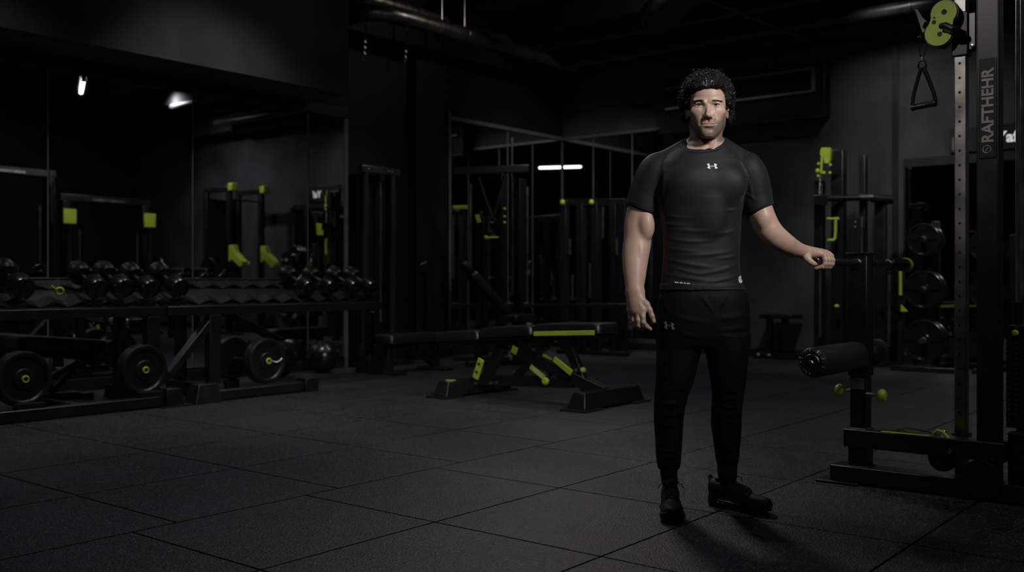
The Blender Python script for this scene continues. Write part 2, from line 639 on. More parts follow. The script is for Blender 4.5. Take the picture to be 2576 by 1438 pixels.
ZA = 3.95
t = Thing('ceiling_pipe', 'lower insulated silver pipe bending out of the left recess under the ceiling', 'pipe', (8.0, 8.0, ZA))
pts = [(7.62, 8.69, ZA), (7.62, 8.40, ZA)] + elbow((7.62, 8.38, ZA), (7.62, 8.0, ZA), (8.0, 8.0, ZA), 0.1) + [(8.6, 8.0, ZA)]
t.part('foil_bend', MB().tube(pts, 0.085, 20), M['insul'])
t.part('thick_section', MB().cyl((8.6, 8.0, ZA), (9.43, 8.0, ZA), 0.093, 24), M['grey_steel'], bevel=0.004)
t.part('thin_section', MB().cyl((9.43, 8.0, ZA - 0.01), (11.32, 8.0, ZA - 0.01), 0.068, 20), M['pipe'])
for a in (8.62, 9.02, 9.40):
    t.part('clamp', MB().torus((a, 8.0, ZA), (1, 0, 0), 0.096, 0.008, 24, 6), M['grey_steel'])
for a in (8.62, 9.02):
    t.part('hanger_rod', MB().cyl((a, 8.0, ZA + 0.09), (a, 8.0, ZC), 0.008, 8), M['steel'])
ZB = 4.2
t = Thing('ceiling_pipe', 'upper pipe under the ceiling that turns at the far corner and runs right', 'pipe', (8.8, 8.4, ZB))
pts = [(7.75, 8.69, ZB), (7.75, 8.62, ZB)] + elbow((7.76, 8.60, ZB), (7.76, 8.4, ZB), (8.0, 8.4, ZB), 0.1) + [(8.75, 8.4, ZB)]
t.part('foil_bend', MB().tube(pts, 0.075, 20), M['insul'])
pts = [(8.75, 8.4, ZB), (10.7, 8.4, ZB)] + elbow((10.75, 8.4, ZB), (11.0, 8.4, ZB), (11.0, 8.15, ZB), 0.1) + [(11.0, 3.0, ZB)]
t.part('run', MB().tube(pts, 0.062, 18), M['pipe'])
for b in (7.9, 7.35, 6.6):
    t.part('hanger_rod', MB().cyl((11.0, b, ZB + 0.06), (11.0, b, ZC), 0.009, 8), M['grey_steel'])
    t.part('clamp', MB().torus((11.0, b, ZB), (0, 1, 0), 0.066, 0.008, 20, 6), M['grey_steel'])
t = Thing('ceiling_pipe', 'long lower pipe under the ceiling running across above the man', 'pipe', (11.2, 5.0, 3.95))
t.part('run', MB().cyl((11.2, 8.2, 3.97), (11.2, 0.6, 3.97), 0.07, 20), M['pipe'])
for b in (6.9, 5.2, 3.4):
    t.part('clamp', MB().torus((11.2, b, 3.97), (0, 1, 0), 0.074, 0.009, 20, 6), M['grey_steel'])
    t.part('hanger_rod', MB().cyl((11.2, b, 4.04), (11.2, b, ZC), 0.008, 8), M['grey_steel'])
t = Thing('ceiling_pipe', 'thin pale pipe high at the top right, above the long pipes', 'pipe', (10.0, 4.0, 4.25))
t.part('run', MB().cyl((10.3, 4.7, 4.17), (10.3, 0.5, 4.17), 0.05, 16), M['pipe'])
for b in (4.6, 3.0, 1.2):
    t.part('hanger_rod', MB().cyl((10.3, b, 4.2), (10.3, b, ZC), 0.008, 8), M['grey_steel'])
# round black duct
d0, d1 = rp(1652, 45, 10.9), rp(1775, -70, 9.3)
t = Thing('air_duct', 'fat round black air duct ending above the long ceiling pipes', 'duct', (d0.x, d0.y, d0.z))
ex, ey, n = basis(d0 - d1)
t.part('tube', MB().lathe(d1, d0 - d1, [(0.19, 0), (0.19, (d0 - d1).length - 0.05), (0.15, (d0 - d1).length)], 28), M['duct'])
t.part('collar', MB().torus(d0 - n * 0.06, n, 0.192, 0.012, 32, 8), M['duct'])
t.part('hanger_rod', MB().cyl(d0 - n * 0.3 + Vector((0, 0, 0.18)), Vector(((d0 - n * 0.3).x, (d0 - n * 0.3).y, ZC)), 0.008, 8), M['grey_steel'])
t = Thing('air_duct', 'rectangular black duct along the top of the right wall', 'duct', (11.7, 4, 3.85))
t.part('casing', MB().box(11.52, A1 - 0.003, -1.0, 6.9, 3.86, 4.19), M['duct'], bevel=0.01)
for b in (1.5, 3.3, 5.1):
    t.part('flange', MB().box(11.50, A1 - 0.003, b, b + 0.03, 3.845, 4.205), M['trim'])
# diagonal stay
q0, q1 = rp(1880, 42, 10.6), rp(2060, 112, 12.0)
t = Thing('ceiling_brace', 'thin diagonal steel brace crossing the pipes at the top right', 'brace', (q0.x, q0.y, q0.z))
t.part('rod', MB().cyl(rp(1770, -5, 9.9), q1, 0.022, 10), M['pipe'])
t.part('joint', MB().ell(q0, (0.035, 0.035, 0.035)), M['grey_steel'])
# two chains that hang in the recess
for (x0, y0, x1, y1, lab) in ((921, 66, 917, 144, 'short hanging chain nearest the bulkhead, under the silver pipe'), (1024, 78, 1020, 153, 'short hanging chain under the silver pipe, right of the other')):
    p0, p1 = rpb(x0, y0, 8.45), rpb(x1, y1, 8.45)
    mb = MB()
    nl = 11
    for k in range(nl):
        c = p0.lerp(p1, (k + 0.5) / nl)
        ax = (1, 0.3, 0) if k % 2 else (0.3, -1, 0)
        e1 = Vector(ax).normalized()
        L = (p1 - p0).length / nl * 0.68
        mb.tube([c + Vector((0, 0, L * math.cos(2 * math.pi * i / 10))) + e1 * (0.013 * math.sin(2 * math.pi * i / 10)) for i in range(10)], 0.0045, 6, True)
    th = Thing('hanging_chain', lab, 'chain', (p1.x, p1.y, p1.z), 'chains in the recess')
    th.part('links', mb, M['bolt'])
    th.part('hook', MB().tube([p1 + Vector((0.02 * math.cos(x), 0, -0.02 + 0.02 * math.sin(x))) for x in [1.6 + 0.4 * i for i in range(11)]], 0.005, 6), M['bolt'])
    th.part('hanger_rod', MB().cyl(p0, (p0.x, p0.y, ZC), 0.005, 6), M['metal'])


# ---------------------------------------------------------------- tube lamps
def tube_lamp(c, label, L=1.25, ax=(1, 0, 0)):
    c = Vector(c)
    ax = Vector(ax).normalized()
    t = Thing('tube_lamp', label, 'lamp', (c.x, c.y, c.z), 'tube lamps hung from the ceiling')
    side = Vector((0, 0, 1)).cross(ax)
    hb = MB()
    hb.bar(c - ax * (L / 2 + 0.06) + Vector((0, 0, 0.05)), c + ax * (L / 2 + 0.06) + Vector((0, 0, 0.05)), 0.09, 0.05)
    t.part('housing', hb, M['metal'], bevel=0.004)
    t.part('tube', MB().cyl(c - ax * L / 2, c + ax * L / 2, 0.024, 14), M['lamp'])
    for s in (-1, 1):
        t.part('end_cap', MB().box(*(sorted((c + ax * s * L / 2).x + d for d in (-0.02, 0.02))), *(sorted((c + ax * s * L / 2).y + d for d in (-0.02, 0.02))), c.z - 0.03, c.z + 0.03), M['metal'])
        p = c + ax * (s * L * 0.4) + Vector((0, 0, 0.075))
        t.part('hanger_rod', MB().cyl(p, (p.x, p.y, ZC), 0.004, 6), M['metal'])
    return t


LAMP = w2r(0.45, 7.9)
tube_lamp((LAMP[0], LAMP[1], 3.45), 'white tube lamp hung over the middle of the gym, seen mirrored in the corner', 0.95, (-0.44, 0.9, 0))
# ================================================================ dumbbell racks along the left wall
TH = math.radians(24)
BF = 7.05      # front of the racks


def tray_z(b):
    return 0.765 + (b - BF) * math.tan(TH)


def make_rack(a0, a1, label, ups, side):
    t = Thing('dumbbell_rack', label, 'rack', ((a0 + a1) / 2, BF + 0.3, 0), 'black dumbbell racks along the mirrors')
    b1 = 7.60
    # front and rear beams of the tray
    t.part('front_beam', MB().box(a0, a1, BF, BF + 0.05, 0.69, 0.762), M['metal'], bevel=0.004)
    zr = tray_z(b1)
    t.part('rear_beam', MB().box(a0, a1, b1 - 0.05, b1, zr - 0.09, zr - 0.02), M['metal'], bevel=0.004)
    th = 0.006
    t.part('tray', MB().hexa([(a0, BF + 0.05, tray_z(BF + 0.05) - 0.02 - th), (a1, BF + 0.05, tray_z(BF + 0.05) - 0.02 - th), (a0, b1, zr - 0.02 - th), (a1, b1, zr - 0.02 - th),
                              (a0, BF + 0.05, tray_z(BF + 0.05) - 0.02), (a1, BF + 0.05, tray_z(BF + 0.05) - 0.02), (a0, b1, zr - 0.02), (a1, b1, zr - 0.02)]), M['metal_dull'])
    # zig-zag saddle rails
    for nm, b, hh in (('saddle_rail', 7.15, 0.038), ('saddle_rail', 7.43, 0.038)):
        mb = MB()
        n = int(round((a1 - a0) / 0.21))
        st = (a1 - a0) / n
        zb = tray_z(b) - 0.019
        for k in range(n):
            x0, x1 = a0 + k * st, a0 + (k + 1) * st
            xm = (x0 + x1) / 2
            w = 0.045
            zs = math.tan(TH) * w
            for (p, q, zp, zq) in ((x0, xm, hh, 0.0), (xm, x1, 0.0, hh)):
                mb.hexa([(p, b - w, zb + zp - zs - 0.0), (q, b - w, zb + zq - zs), (p, b + w, zb + zp + zs), (q, b + w, zb + zq + zs),
                         (p, b - w, zb + zp - zs + 0.006), (q, b - w, zb + zq - zs + 0.006), (p, b + w, zb + zp + zs + 0.006), (q, b + w, zb + zq + zs + 0.006)])
        t.part(nm, mb, M['metal'])
    for a in ups:
        t.part('upright', MB().box(a - 0.055, a + 0.055, BF + 0.002, BF + 0.085, 0.10, 0.688), M['metal'], bevel=0.006)
        t.part('rear_upright', MB().box(a - 0.04, a + 0.04, b1 - 0.075, b1, 0.06, zr - 0.092), M['metal'], bevel=0.006)
        t.part('foot', MB().hexa([(a - 0.055, BF - 0.08, 0.012), (a + 0.055, BF - 0.08, 0.012), (a - 0.055, b1 + 0.12, 0.012), (a + 0.055, b1 + 0.12, 0.012),
                                  (a - 0.045, BF - 0.04, 0.115), (a + 0.045, BF - 0.04, 0.115), (a - 0.045, b1 + 0.1, 0.115), (a + 0.045, b1 + 0.1, 0.115)]), M['metal'], bevel=0.005)
        t.part('foot_pad', MB().box(a - 0.065, a + 0.065, BF - 0.1, BF + 0.08, 0.0, 0.014), M['rubber'], bevel=0.003)
    return t


def dumbbell(a, r, label, group, lh=0.125, gap=0.135, skew=0.0):
    """round-headed dumbbell lying in the tray, axis towards the wall, front head lower"""
    ax = Vector((skew, math.cos(TH), math.sin(TH))).normalized()
    bc = 7.29
    up = Vector((0, -math.sin(TH), math.cos(TH)))
    c = Vector((a, bc, tray_z(bc) + 0.024)) + up * r
    t = Thing('dumbbell', label, 'dumbbell', (a, bc, c.z - r), group)

    def head(s):
        o = c + ax * (s * gap / 2)
        d = ax * s
        prof = [(0.030, -0.002), (r * 0.80, 0.0), (r, 0.018), (r, lh - 0.02), (r * 0.93, lh - 0.004), (r * 0.84, lh), (r * 0.80, lh - 0.012), (0.001, lh - 0.012)]
        h = t.part('head', MB().lathe(o, d, prof, 28), M['urethane'])
        # raised cross on the end face
        ex, ey, n = basis(d)
        xm = MB()
        f = o + d * (lh - 0.0115)
        for q in range(4):
            ang = math.pi / 4 + q * math.pi / 2 + a * 3
            e = ex * math.cos(ang) + ey * math.sin(ang)
            xm.bar(f + e * r * 0.20 + d * 0.003, f + e * r * 0.74 + d * 0.003, r * 0.12, 0.008, d)
        xm.lathe(f, d, [(r * 0.22, 0), (r * 0.22, 0.006), (r * 0.16, 0.010), (0.001, 0.010)], 16)
        t.part('face_cross', xm, M['rubber'], h)
        return h
    head(-1)
    head(1)
    hp = []
    for k in range(9):
        s = -1 + k / 4
        hp.append((0.0145 + 0.003 * (1 - s * s), (s + 1) * gap / 2))
    t.part('handle', MB().lathe(c - ax * gap / 2, ax, hp, 16), M['steel'])
    return t


RACK1 = make_rack(1.85, 4.375, 'left black dumbbell rack with round dumbbells, cut by the photo edge', (2.25, 4.30), -1)
RACK2 = make_rack(4.42, 6.74, 'right black dumbbell rack with empty saddles in the middle and four dumbbells', (4.86,), 1)
# diagonal brace and slanted end leg of the right rack
RACK2.part('brace', MB().bar((4.45, BF + 0.045, 0.22), (4.82, BF + 0.045, 0.62), 0.06, 0.085, (0, 1, 0)), M['metal'], bevel=0.005)
RACK2.part('end_leg', MB().bar((6.62, 7.10, 0.70), (7.27, 7.80, 0.20), 0.10, 0.085, (0, 0, 1)), M['metal'], bevel=0.005)
RACK2.part('end_foot', MB().hexa([(7.18, 7.70, 0.0), (7.39, 7.70, 0.0), (7.18, 7.92, 0.0), (7.39, 7.92, 0.0), (7.205, 7.72, 0.29), (7.36, 7.72, 0.29), (7.205, 7.89, 0.29), (7.36, 7.89, 0.29)]), M['metal'], bevel=0.005)
RACK1.part('brace', MB().bar((1.95, BF + 0.045, 0.25), (2.2, BF + 0.045, 0.62), 0.06, 0.085, (0, 1, 0)), M['metal'], bevel=0.005)

DG = 'round headed dumbbells on the racks'
for px, r, lab in ((45, 0.092, 'black round dumbbell at the left edge of the photo, left of the lime clip'),
                   (235, 0.086, 'black round dumbbell on the left rack, just right of the lime clip'),
                   (300, 0.088, 'black round dumbbell on the left rack, second right of the lime clip'),
                   (367, 0.083, 'black round dumbbell on the left rack, last before the racks meet')):
    q = rpb(px, 743, 7.16)
    dumbbell(q.x, r, lab, DG)
for px, r, lab in ((440, 0.088, 'black round dumbbell at the left end of the right rack, by the empty saddles'),
                   (765, 0.080, 'black round dumbbell just right of the empty saddles'),
                   (822, 0.080, 'black round dumbbell, third from the right end of the right rack'),
                   (881, 0.080, 'black round dumbbell, second from the right end of the right rack'),
                   (940, 0.080, 'black round dumbbell at the very right end of the right rack')):
    q = rpb(px, 743, 7.16)
    dumbbell(min(q.x, 6.655), r, lab, DG)
# a small lime spring clip lying in the empty saddle
q = rpb(150, 732, 7.10)
t = Thing('spring_clip', 'small lime spring clip lying in the empty saddle of the left rack', 'clip', (q.x, q.y, q.z))
t.part('coil', MB().torus((q.x, q.y, q.z), (0.3, 1, 0.2), 0.024, 0.009, 20, 8), M['lime'])
t.part('grip', MB().bar((q.x - 0.02, q.y, q.z + 0.012), (q.x - 0.055, q.y + 0.01, q.z + 0.04), 0.014, 0.012), M['lime'])
t.part('spring_rod', MB().tube([(q.x + 0.02, q.y - 0.01, q.z - 0.01), (q.x + 0.03, q.y - 0.03, q.z - 0.03), (q.x + 0.03, q.y - 0.035, q.z - 0.045)], 0.005, 6), M['bolt'])

# ---------------------------------------------------------------- low stands with heavy plate-ended dumbbells
def plate_prof(r, w):
    return [(0.03, 0.0), (r - 0.012, 0.0), (r, 0.012), (r, w - 0.014), (r - 0.006, w - 0.003), (r - 0.020, w), (r - 0.036, w - 0.004), (r - 0.046, w - 0.018), (r * 0.40, w - 0.018),
            (r * 0.36, w - 0.008), (r * 0.30, w - 0.006), (r * 0.22, w - 0.008), (0.02, w - 0.008)]


def heavy(a, zc, label, chrome_pin=False):
    bf = 6.93
    r = 0.193
    if chrome_pin:
        t = Thing('heavy_dumbbell', label, 'dumbbell', (a, 7.15, zc - r))
    else:
        t = Thing('bumper_plate', label, 'weight plate', (a, 7.0, zc - r), 'big plates on the long low stand')
    d = Vector((0, -1, 0))
    for nm, b in (('plate', bf + 0.105), ('plate', bf + 0.58))[:2 if chrome_pin else 1]:
        h = t.part(nm, MB().lathe((a, b, zc), d, plate_prof(r if b < 7.2 else r * 0.96, 0.105), 48), M['rubber'])
        if b < 7.2:
            # raised figures round the face
            tm = MB()
            for k, ch in enumerate('P5DLB1'):
                ang = math.pi * 2 * k / 6 + a
                ex = Vector((math.cos(ang), 0, math.sin(ang)))
                et = Vector((math.sin(ang), 0, -math.cos(ang)))
                o = Vector((a, b - 0.0875, zc)) + ex * r * 0.46 - et * 0.018
                s = text_mb(ch, 0.055, o, et, ex, 0.0)
                tm.add(s.v, s.f)
            t.part('raised_mark', tm, M['vinyl'], h)
    t.part('handle' if chrome_pin else 'hub', MB().cyl((a, bf + 0.105, zc), (a, bf + (0.475 if chrome_pin else 0.14), zc), 0.018, 14), M['steel'])
    t.part('end_collar', MB().torus((a, bf - 0.003, zc), (0, 1, 0), 0.020, 0.0085, 24, 8), M['lime'], label='lime ring at the end of the bar')
    t.part('bar_end', MB().cyl((a, bf + 0.02, zc), (a, bf - 0.008, zc), 0.013, 14), M['metal'])
    if chrome_pin:
        t.part('pin', MB().tube([(a + 0.02, bf - 0.01, zc), (a + 0.05, bf - 0.045, zc - 0.012), (a + 0.085, bf - 0.05, zc + 0.004), (a + 0.10, bf - 0.05, zc + 0.02)], 0.009, 8), M['bolt'])
    return t


S1 = Thing('weight_stand', 'long low black stand under the two big plates at the left edge', 'stand', (3.2, 6.8, 0), 'low weight stands in front of the racks')
S1.part('front_rail', MB().box(1.8, 4.24, 6.82, 6.91, 0.012, 0.088), M['metal'], bevel=0.008)
S1.part('end_foot', MB().hexa([(4.245, 6.78, 0.0), (4.40, 6.78, 0.0), (4.245, 6.94, 0.0), (4.40, 6.94, 0.0), (4.255, 6.80, 0.14), (4.375, 6.80, 0.14), (4.255, 6.93, 0.14), (4.375, 6.93, 0.14)]), M['metal'], bevel=0.004)
S1.part('foot_plate', MB().box(4.20, 4.47, 6.76, 6.945, 0.0, 0.010), M['rubber'])
for a in (3.243, 4.153):
    S1.part('cradle', MB().hexa([(a - 0.10, 6.83, 0.086), (a + 0.10, 6.83, 0.086), (a - 0.10, 6.90, 0.086), (a + 0.10, 6.90, 0.086), (a - 0.10, 6.83, 0.125), (a + 0.10, 6.83, 0.125), (a - 0.10, 6.90, 0.125), (a + 0.10, 6.90, 0.125)]), M['metal_dull'])
S1.part('cross_tie', MB().box(3.60, 3.66, 6.91, 7.55, 0.02, 0.08), M['metal'], bevel=0.004)
S2 = Thing('weight_stand', 'short low black stand under the big plate by the post of the right rack', 'stand', (5.2, 6.8, 0), 'low weight stands in front of the racks')
S2.part('front_rail', MB().box(4.72, 5.60, 6.82, 6.91, 0.012, 0.088), M['metal'], bevel=0.008)
S2.part('end_block', MB().hexa([(4.48, 6.76, 0.0), (4.72, 6.76, 0.0), (4.48, 6.93, 0.0), (4.72, 6.93, 0.0), (4.535, 6.80, 0.15), (4.715, 6.80, 0.15), (4.535, 6.925, 0.15), (4.715, 6.925, 0.15)]), M['metal'], bevel=0.005)
S2.part('end_foot', MB().box(5.60, 5.74, 6.80, 6.93, 0.0, 0.12), M['metal'], bevel=0.005)
heavy(3.243, 0.285, 'big black round plate with a lime ring at its hub, at the left photo edge')
heavy(4.153, 0.285, 'big black round plate with a lime hub ring, in front of the stowed bench end')
heavy(5.30, 0.283, 'big black plate-ended dumbbell with a chrome pin, under the right rack', True)
# rubber chocks that keep the rear plates off the floor
for a, lab in ((5.30, 'small rubber chock under the rear plate of the heavy dumbbell'),):
    single('wheel_chock', MB().box(a - 0.06, a + 0.06, 7.42, 7.50, 0.0, 0.094), M['rubber'], lab, 'chock', (a, 7.46, 0), None, 0.004)

# ---------------------------------------------------------------- padded bench stowed behind the left rack
t = Thing('weight_bench', 'flat black padded bench stowed low behind the left rack', 'bench', (3.95, 7.95, 0))
L0, L1 = Vector((3.60, 7.74, 0.485)), Vector((4.42, 7.76, 0.405))
ex = (L1 - L0).normalized()
ey = Vector((0, 1, 0))
ez = ex.cross(ey)
t.part('pad', MB().slab((L0 + L1) / 2 + ey * 0.10, ex, ey, ez, 0.45, 0.14, 0.058, 0.006, 0.016), M['vinyl'])
t.part('spine', MB().bar(L0 + Vector((0.1, 0.1, -0.088)), L1 + Vector((-0.05, 0.1, -0.088)), 0.05, 0.05), M['metal'], bevel=0.004)
for (p, q) in (((3.70, 7.95, 0.37), (3.95, 7.95, 0.06)), ((4.22, 7.95, 0.34), (3.92, 7.95, 0.06)), ((3.75, 7.95, 0.10), (4.15, 7.95, 0.30))):
    t.part('strut', MB().bar(p, q, 0.04, 0.045, (0, 1, 0)), M['metal'], bevel=0.003)
t.part('base', MB().box(3.66, 4.16, 7.90, 8.00, 0.0, 0.055), M['metal'], bevel=0.004)
t.part('foot', MB().box(3.62, 3.70, 7.78, 8.12, 0.0, 0.05), M['rubber'], bevel=0.004)
t.part('foot', MB().box(4.12, 4.20, 7.78, 8.12, 0.0, 0.05), M['rubber'], bevel=0.004)

# ---------------------------------------------------------------- small flat bench past the end of the rack
t = Thing('weight_bench', 'small flat black bench between the rack end and the adjustable bench', 'bench', (7.57, 7.45, 0))
t.part('pad', MB().slab((7.55, 7.46, 0.365), (1, 0, 0), (0, 1, 0), (0, 0, 1), 0.42, 0.14, 0.05, 0.006, 0.02), M['vinyl'])
t.part('spine', MB().box(7.19, 7.95, 7.43, 7.49, 0.262, 0.313), M['metal'], bevel=0.004)
t.part('leg', MB().box(7.89, 7.96, 7.42, 7.50, 0.02, 0.262), M['metal'], bevel=0.004)
t.part('leg', MB().box(7.19, 7.26, 7.42, 7.50, 0.02, 0.262), M['metal'], bevel=0.004)
t.part('brace', MB().bar((7.57, 7.46, 0.27), (7.90, 7.46, 0.06), 0.055, 0.06, (0, 1, 0)), M['metal'], bevel=0.004)
t.part('foot', MB().box(7.86, 8.00, 7.25, 7.67, 0.0, 0.03), M['metal'], bevel=0.004)
t.part('foot', MB().box(7.15, 7.29, 7.25, 7.67, 0.0, 0.03), M['metal'], bevel=0.004)

# ---------------------------------------------------------------- balls standing in for plates reflected in the mirror behind the right rack
for px, py, r, b, lab, kd in ((812, 852, 0.17, 8.14, 'large black ball, for a plate reflection, on the floor under the right end of the right rack', 'b'), (702, 838, 0.18, 8.10, 'large black ball, for a plate reflection, behind the big plate under the right rack', 'b')):
    q = rpb(px, py, b)
    t = Thing('reflection_ball', lab, 'ball', (q.x, q.y, 0), 'balls for plate reflections behind the right rack')
    t.part('shell', MB().ell((q.x, q.y, r), (r, r, r), 32, 20), M['urethane'])
    t.part('seam', MB().torus((q.x, q.y, r), (0.4, 0.6, 0.7), r, 0.004, 40, 6), M['rubber'])
    t.part('valve', MB().lathe((q.x + r * 0.55, q.y - r * 0.75, r * 1.35), (0.55, -0.75, 0.35), [(0.014, -0.02), (0.014, 0.004), (0.006, 0.006)], 12), M['bolt'])
# ================================================================ adjustable bench in the middle
AM = 6.43
AN = 6.28


def pb(px, py, a=AM):
    return rpa(px, py, a)


t = Thing('adjustable_bench', 'black adjustable bench with lime seat stripe and struts, middle of the floor', 'bench', (AM, 4.9, 0))
BENCH = t
# three pads, gently rising to the right
zl = [(5.93, 0.520), (5.46, 0.560), (5.43, 0.575), (4.88, 0.612), (4.85, 0.625), (4.20, 0.640)]
for (b0, z0), (b1, z1), nm, hw in (((5.96, 0.520), (5.45, 0.552), 'head_pad', 0.125), ((5.43, 0.572), (4.87, 0.612), 'back_pad', 0.145), ((4.85, 0.622), (4.21, 0.645), 'seat_pad', 0.15)):
    p, q = Vector((AM, b0, z0)), Vector((AM, b1, z1))
    ex = (q - p).normalized()
    ey = Vector((1, 0, 0))
    ez = ex.cross(ey)
    if ez.z < 0:
        ez = -ez
    c = (p + q) / 2 - ez * 0.042
    pad = t.part(nm, MB().slab(c, ex, ey, ez, (q - p).length / 2, hw, 0.042, 0.006, 0.016), M['vinyl'])
    base = t.part('pad_board', MB().bar(p - ez * 0.098 + ex * 0.04, q - ez * 0.098 - ex * 0.04, hw * 1.6, 0.02), M['metal_dull'])
    if nm == 'seat_pad':
        s0, s1 = p - ez * 0.078 + ex * 0.02, q - ez * 0.072 - ex * 0.04
        t.part('seat_stripe', MB().bar(s0 - ey * (hw + 0.004), s1 - ey * (hw + 0.004), 0.012, 0.036), M['lime'], bevel=0.003, label='lime stripe along the near side of the seat')
        t.part('seat_stripe', MB().bar(s0 + ey * (hw + 0.004), s1 + ey * (hw + 0.004), 0.012, 0.036), M['lime'], bevel=0.003, label='lime stripe along the far side of the seat')
t.part('pad_rail', MB().bar((AM, 5.75, 0.435), (AM, 4.35, 0.53), 0.06, 0.05), M['metal'], bevel=0.004)
# feet
t.part('front_foot', MB().hexa([(6.02, 4.16, 0.015), (6.86, 4.16, 0.015), (6.02, 4.32, 0.015), (6.86, 4.32, 0.015), (6.06, 4.185, 0.135), (6.82, 4.185, 0.135), (6.06, 4.295, 0.135), (6.82, 4.295, 0.135)]), M['metal'], bevel=0.006)
t.part('foot_plate', MB().box(5.97, 6.22, 4.13, 4.35, 0, 0.014), M['rubber'])
t.part('foot_plate', MB().box(6.66, 6.91, 4.13, 4.35, 0, 0.014), M['rubber'])
t.part('rear_foot', MB().hexa([(6.00, 5.52, 0.015), (6.86, 5.52, 0.015), (6.00, 5.68, 0.015), (6.86, 5.68, 0.015), (6.06, 5.545, 0.135), (6.80, 5.545, 0.135), (6.06, 5.655, 0.135), (6.80, 5.655, 0.135)]), M['metal'], bevel=0.006)
t.part('foot_plate', MB().box(5.96, 6.20, 5.49, 5.71, 0, 0.014), M['rubber'])
t.part('foot_plate', MB().box(6.66, 6.90, 5.49, 5.71, 0, 0.014), M['rubber'])
# base beam and the folding struts (seen in the bench's own middle plane)
t.part('base_beam', MB().bar((AM, 5.54, 0.125), (AM, 4.55, 0.165), 0.075, 0.09), M['metal'], bevel=0.005)
t.part('slanted_beam', MB().bar(pb(1295, 878), (AM, 4.25, 0.10), 0.075, 0.095), M['metal'], bevel=0.005)
t.part('front_post', MB().bar(pb(1428, 862), pb(1478, 985), 0.06, 0.075, (0, 1, 0)), M['metal'], bevel=0.005)
t.part('rear_post', MB().bar(pb(1222, 955), pb(1262, 872), 0.06, 0.085, (0, 1, 0)), M['metal'], bevel=0.005)
t.part('cross_strut', MB().bar(pb(1300, 945), pb(1375, 868), 0.05, 0.06, (0, 1, 0)), M['metal'], bevel=0.004)
t.part('cross_strut', MB().bar(pb(1420, 955), pb(1472, 962), 0.05, 0.05, (0, 1, 0)), M['metal'], bevel=0.004)
t.part('gas_strut', MB().cyl(pb(1318, 884), pb(1392, 940), 0.028, 14), M['metal_dull'])
t.part('adjuster_ladder', MB().bar(pb(1345, 885, AM + 0.05), pb(1398, 936, AM + 0.05), 0.02, 0.05, (0, 1, 0)), M['metal_dull'], bevel=0.003)
# lime pieces on the near side
g = t.part('index_plate', MB().bar(pb(1196, 952, AN), pb(1211, 903, AN), 0.016, 0.062, (0, 1, 0)), M['lime'], bevel=0.004, label='upright lime plate with two holes near the rear foot')
for (px, py) in ((1205, 915), (1199, 935)):
    p = pb(px, py, AN - 0.0095)
    t.part('hole', MB().cyl(p, p + Vector((-0.003, 0, 0)), 0.012, 12), M['metal_dull'], g)
lp0, lp1 = pb(1334, 921, AM - 0.06), pb(1369, 950, AM - 0.06)
g = t.part('name_plate', MB().bar(lp0, lp1, 0.006, 0.042, (0, 1, 0)), M['lime'], bevel=0.002, label='lime plate with pale lettering on the slanted beam')
dv = (lp1 - lp0).normalized()
nv = Vector((-1, 0, 0))
uv = nv.cross(dv)
t.part('lettering', text_mb('PRIMAL', 0.034, lp0 + dv * 0.035 - uv * 0.013 + nv * 0.003, dv, uv, 0.001), M['white'], g)
kp = pb(1379, 957, AM - 0.05)
g = t.part('pull_knob', MB().lathe(kp, (-1, 0, 0), [(0.012, 0), (0.012, 0.02), (0.03, 0.03), (0.032, 0.045), (0.022, 0.056), (0.001, 0.058)], 18), M['lime'], label='round lime knob on the slanted beam')
t.part('lever', MB().bar(pb(1394, 902, AM - 0.05), pb(1438, 938, AM - 0.05), 0.02, 0.048, (0, 1, 0)), M['lime'], bevel=0.005, label='bent lime lever under the seat')
t.part('lever_tab', MB().bar(pb(1355, 888, AM + 0.02), pb(1386, 906, AM + 0.02), 0.014, 0.035, (0, 1, 0)), M['lime'], bevel=0.004)
t.part('pivot_tab', MB().bar(pb(1288, 876, AM - 0.05), pb(1300, 884, AM - 0.05), 0.014, 0.06, (0, 1, 0)), M['lime'], bevel=0.003)
c = pb(1467, 930, AM)
t.part('tip_cap', MB().ell(c, (0.03, 0.022, 0.022)), M['lime'])
t.part('sticker', MB().cyl((6.14, 5.60, 0.1355), (6.14, 5.60, 0.138), 0.045, 20), M['lime'])
for (px, py, a) in ((1144, 969, AN), (1183, 967, AM - 0.042), (1196, 965, AM - 0.042), (1235, 964, AM - 0.042), (1248, 963, AM - 0.042), (1285, 901, AM - 0.05), (1449, 932, AM - 0.04), (1456, 988, AM - 0.05), (1399, 856, AM - 0.04), (1292, 934, AM - 0.03)):
    p = pb(px, py, a)
    t.part('bolt', MB().lathe(p, (-1, 0, 0), [(0.014, -0.006), (0.014, 0.004), (0.008, 0.008), (0.001, 0.008)], 10), M['bolt'])
# ================================================================ cable machine in the right foreground
MA, PB_, UB = 4.725, 1.673, 1.104       # machine axis, knee-pad post and main upright
t = Thing('cable_machine', 'black cable machine with pale drilled rail, weight stack and lime pulley, right foreground', 'machine', (MA, 1.2, 0))
CM = t
t.part('floor_beam', MB().box(MA - 0.06, MA + 0.06, -0.4, 1.80, 0.012, 0.085), M['metal'], bevel=0.004)
t.part('end_plate', MB().box(MA - 0.09, MA + 0.09, 1.66, 1.86, 0.0, 0.012), M['rubber'], bevel=0.003)
t.part('upper_beam', MB().box(MA - 0.06, MA + 0.05, 1.03, PB_ + 0.062, 0.178, 0.262), M['metal'], bevel=0.005)
t.part('lower_post', MB().box(MA - 0.045, MA + 0.045, PB_ - 0.045, PB_ + 0.045, 0.085, 0.178), M['metal'], bevel=0.004)
t.part('inner_post', MB().box(MA - 0.038, MA + 0.038, PB_ - 0.038, PB_ + 0.038, 0.262, 0.56), M['metal'], bevel=0.004)
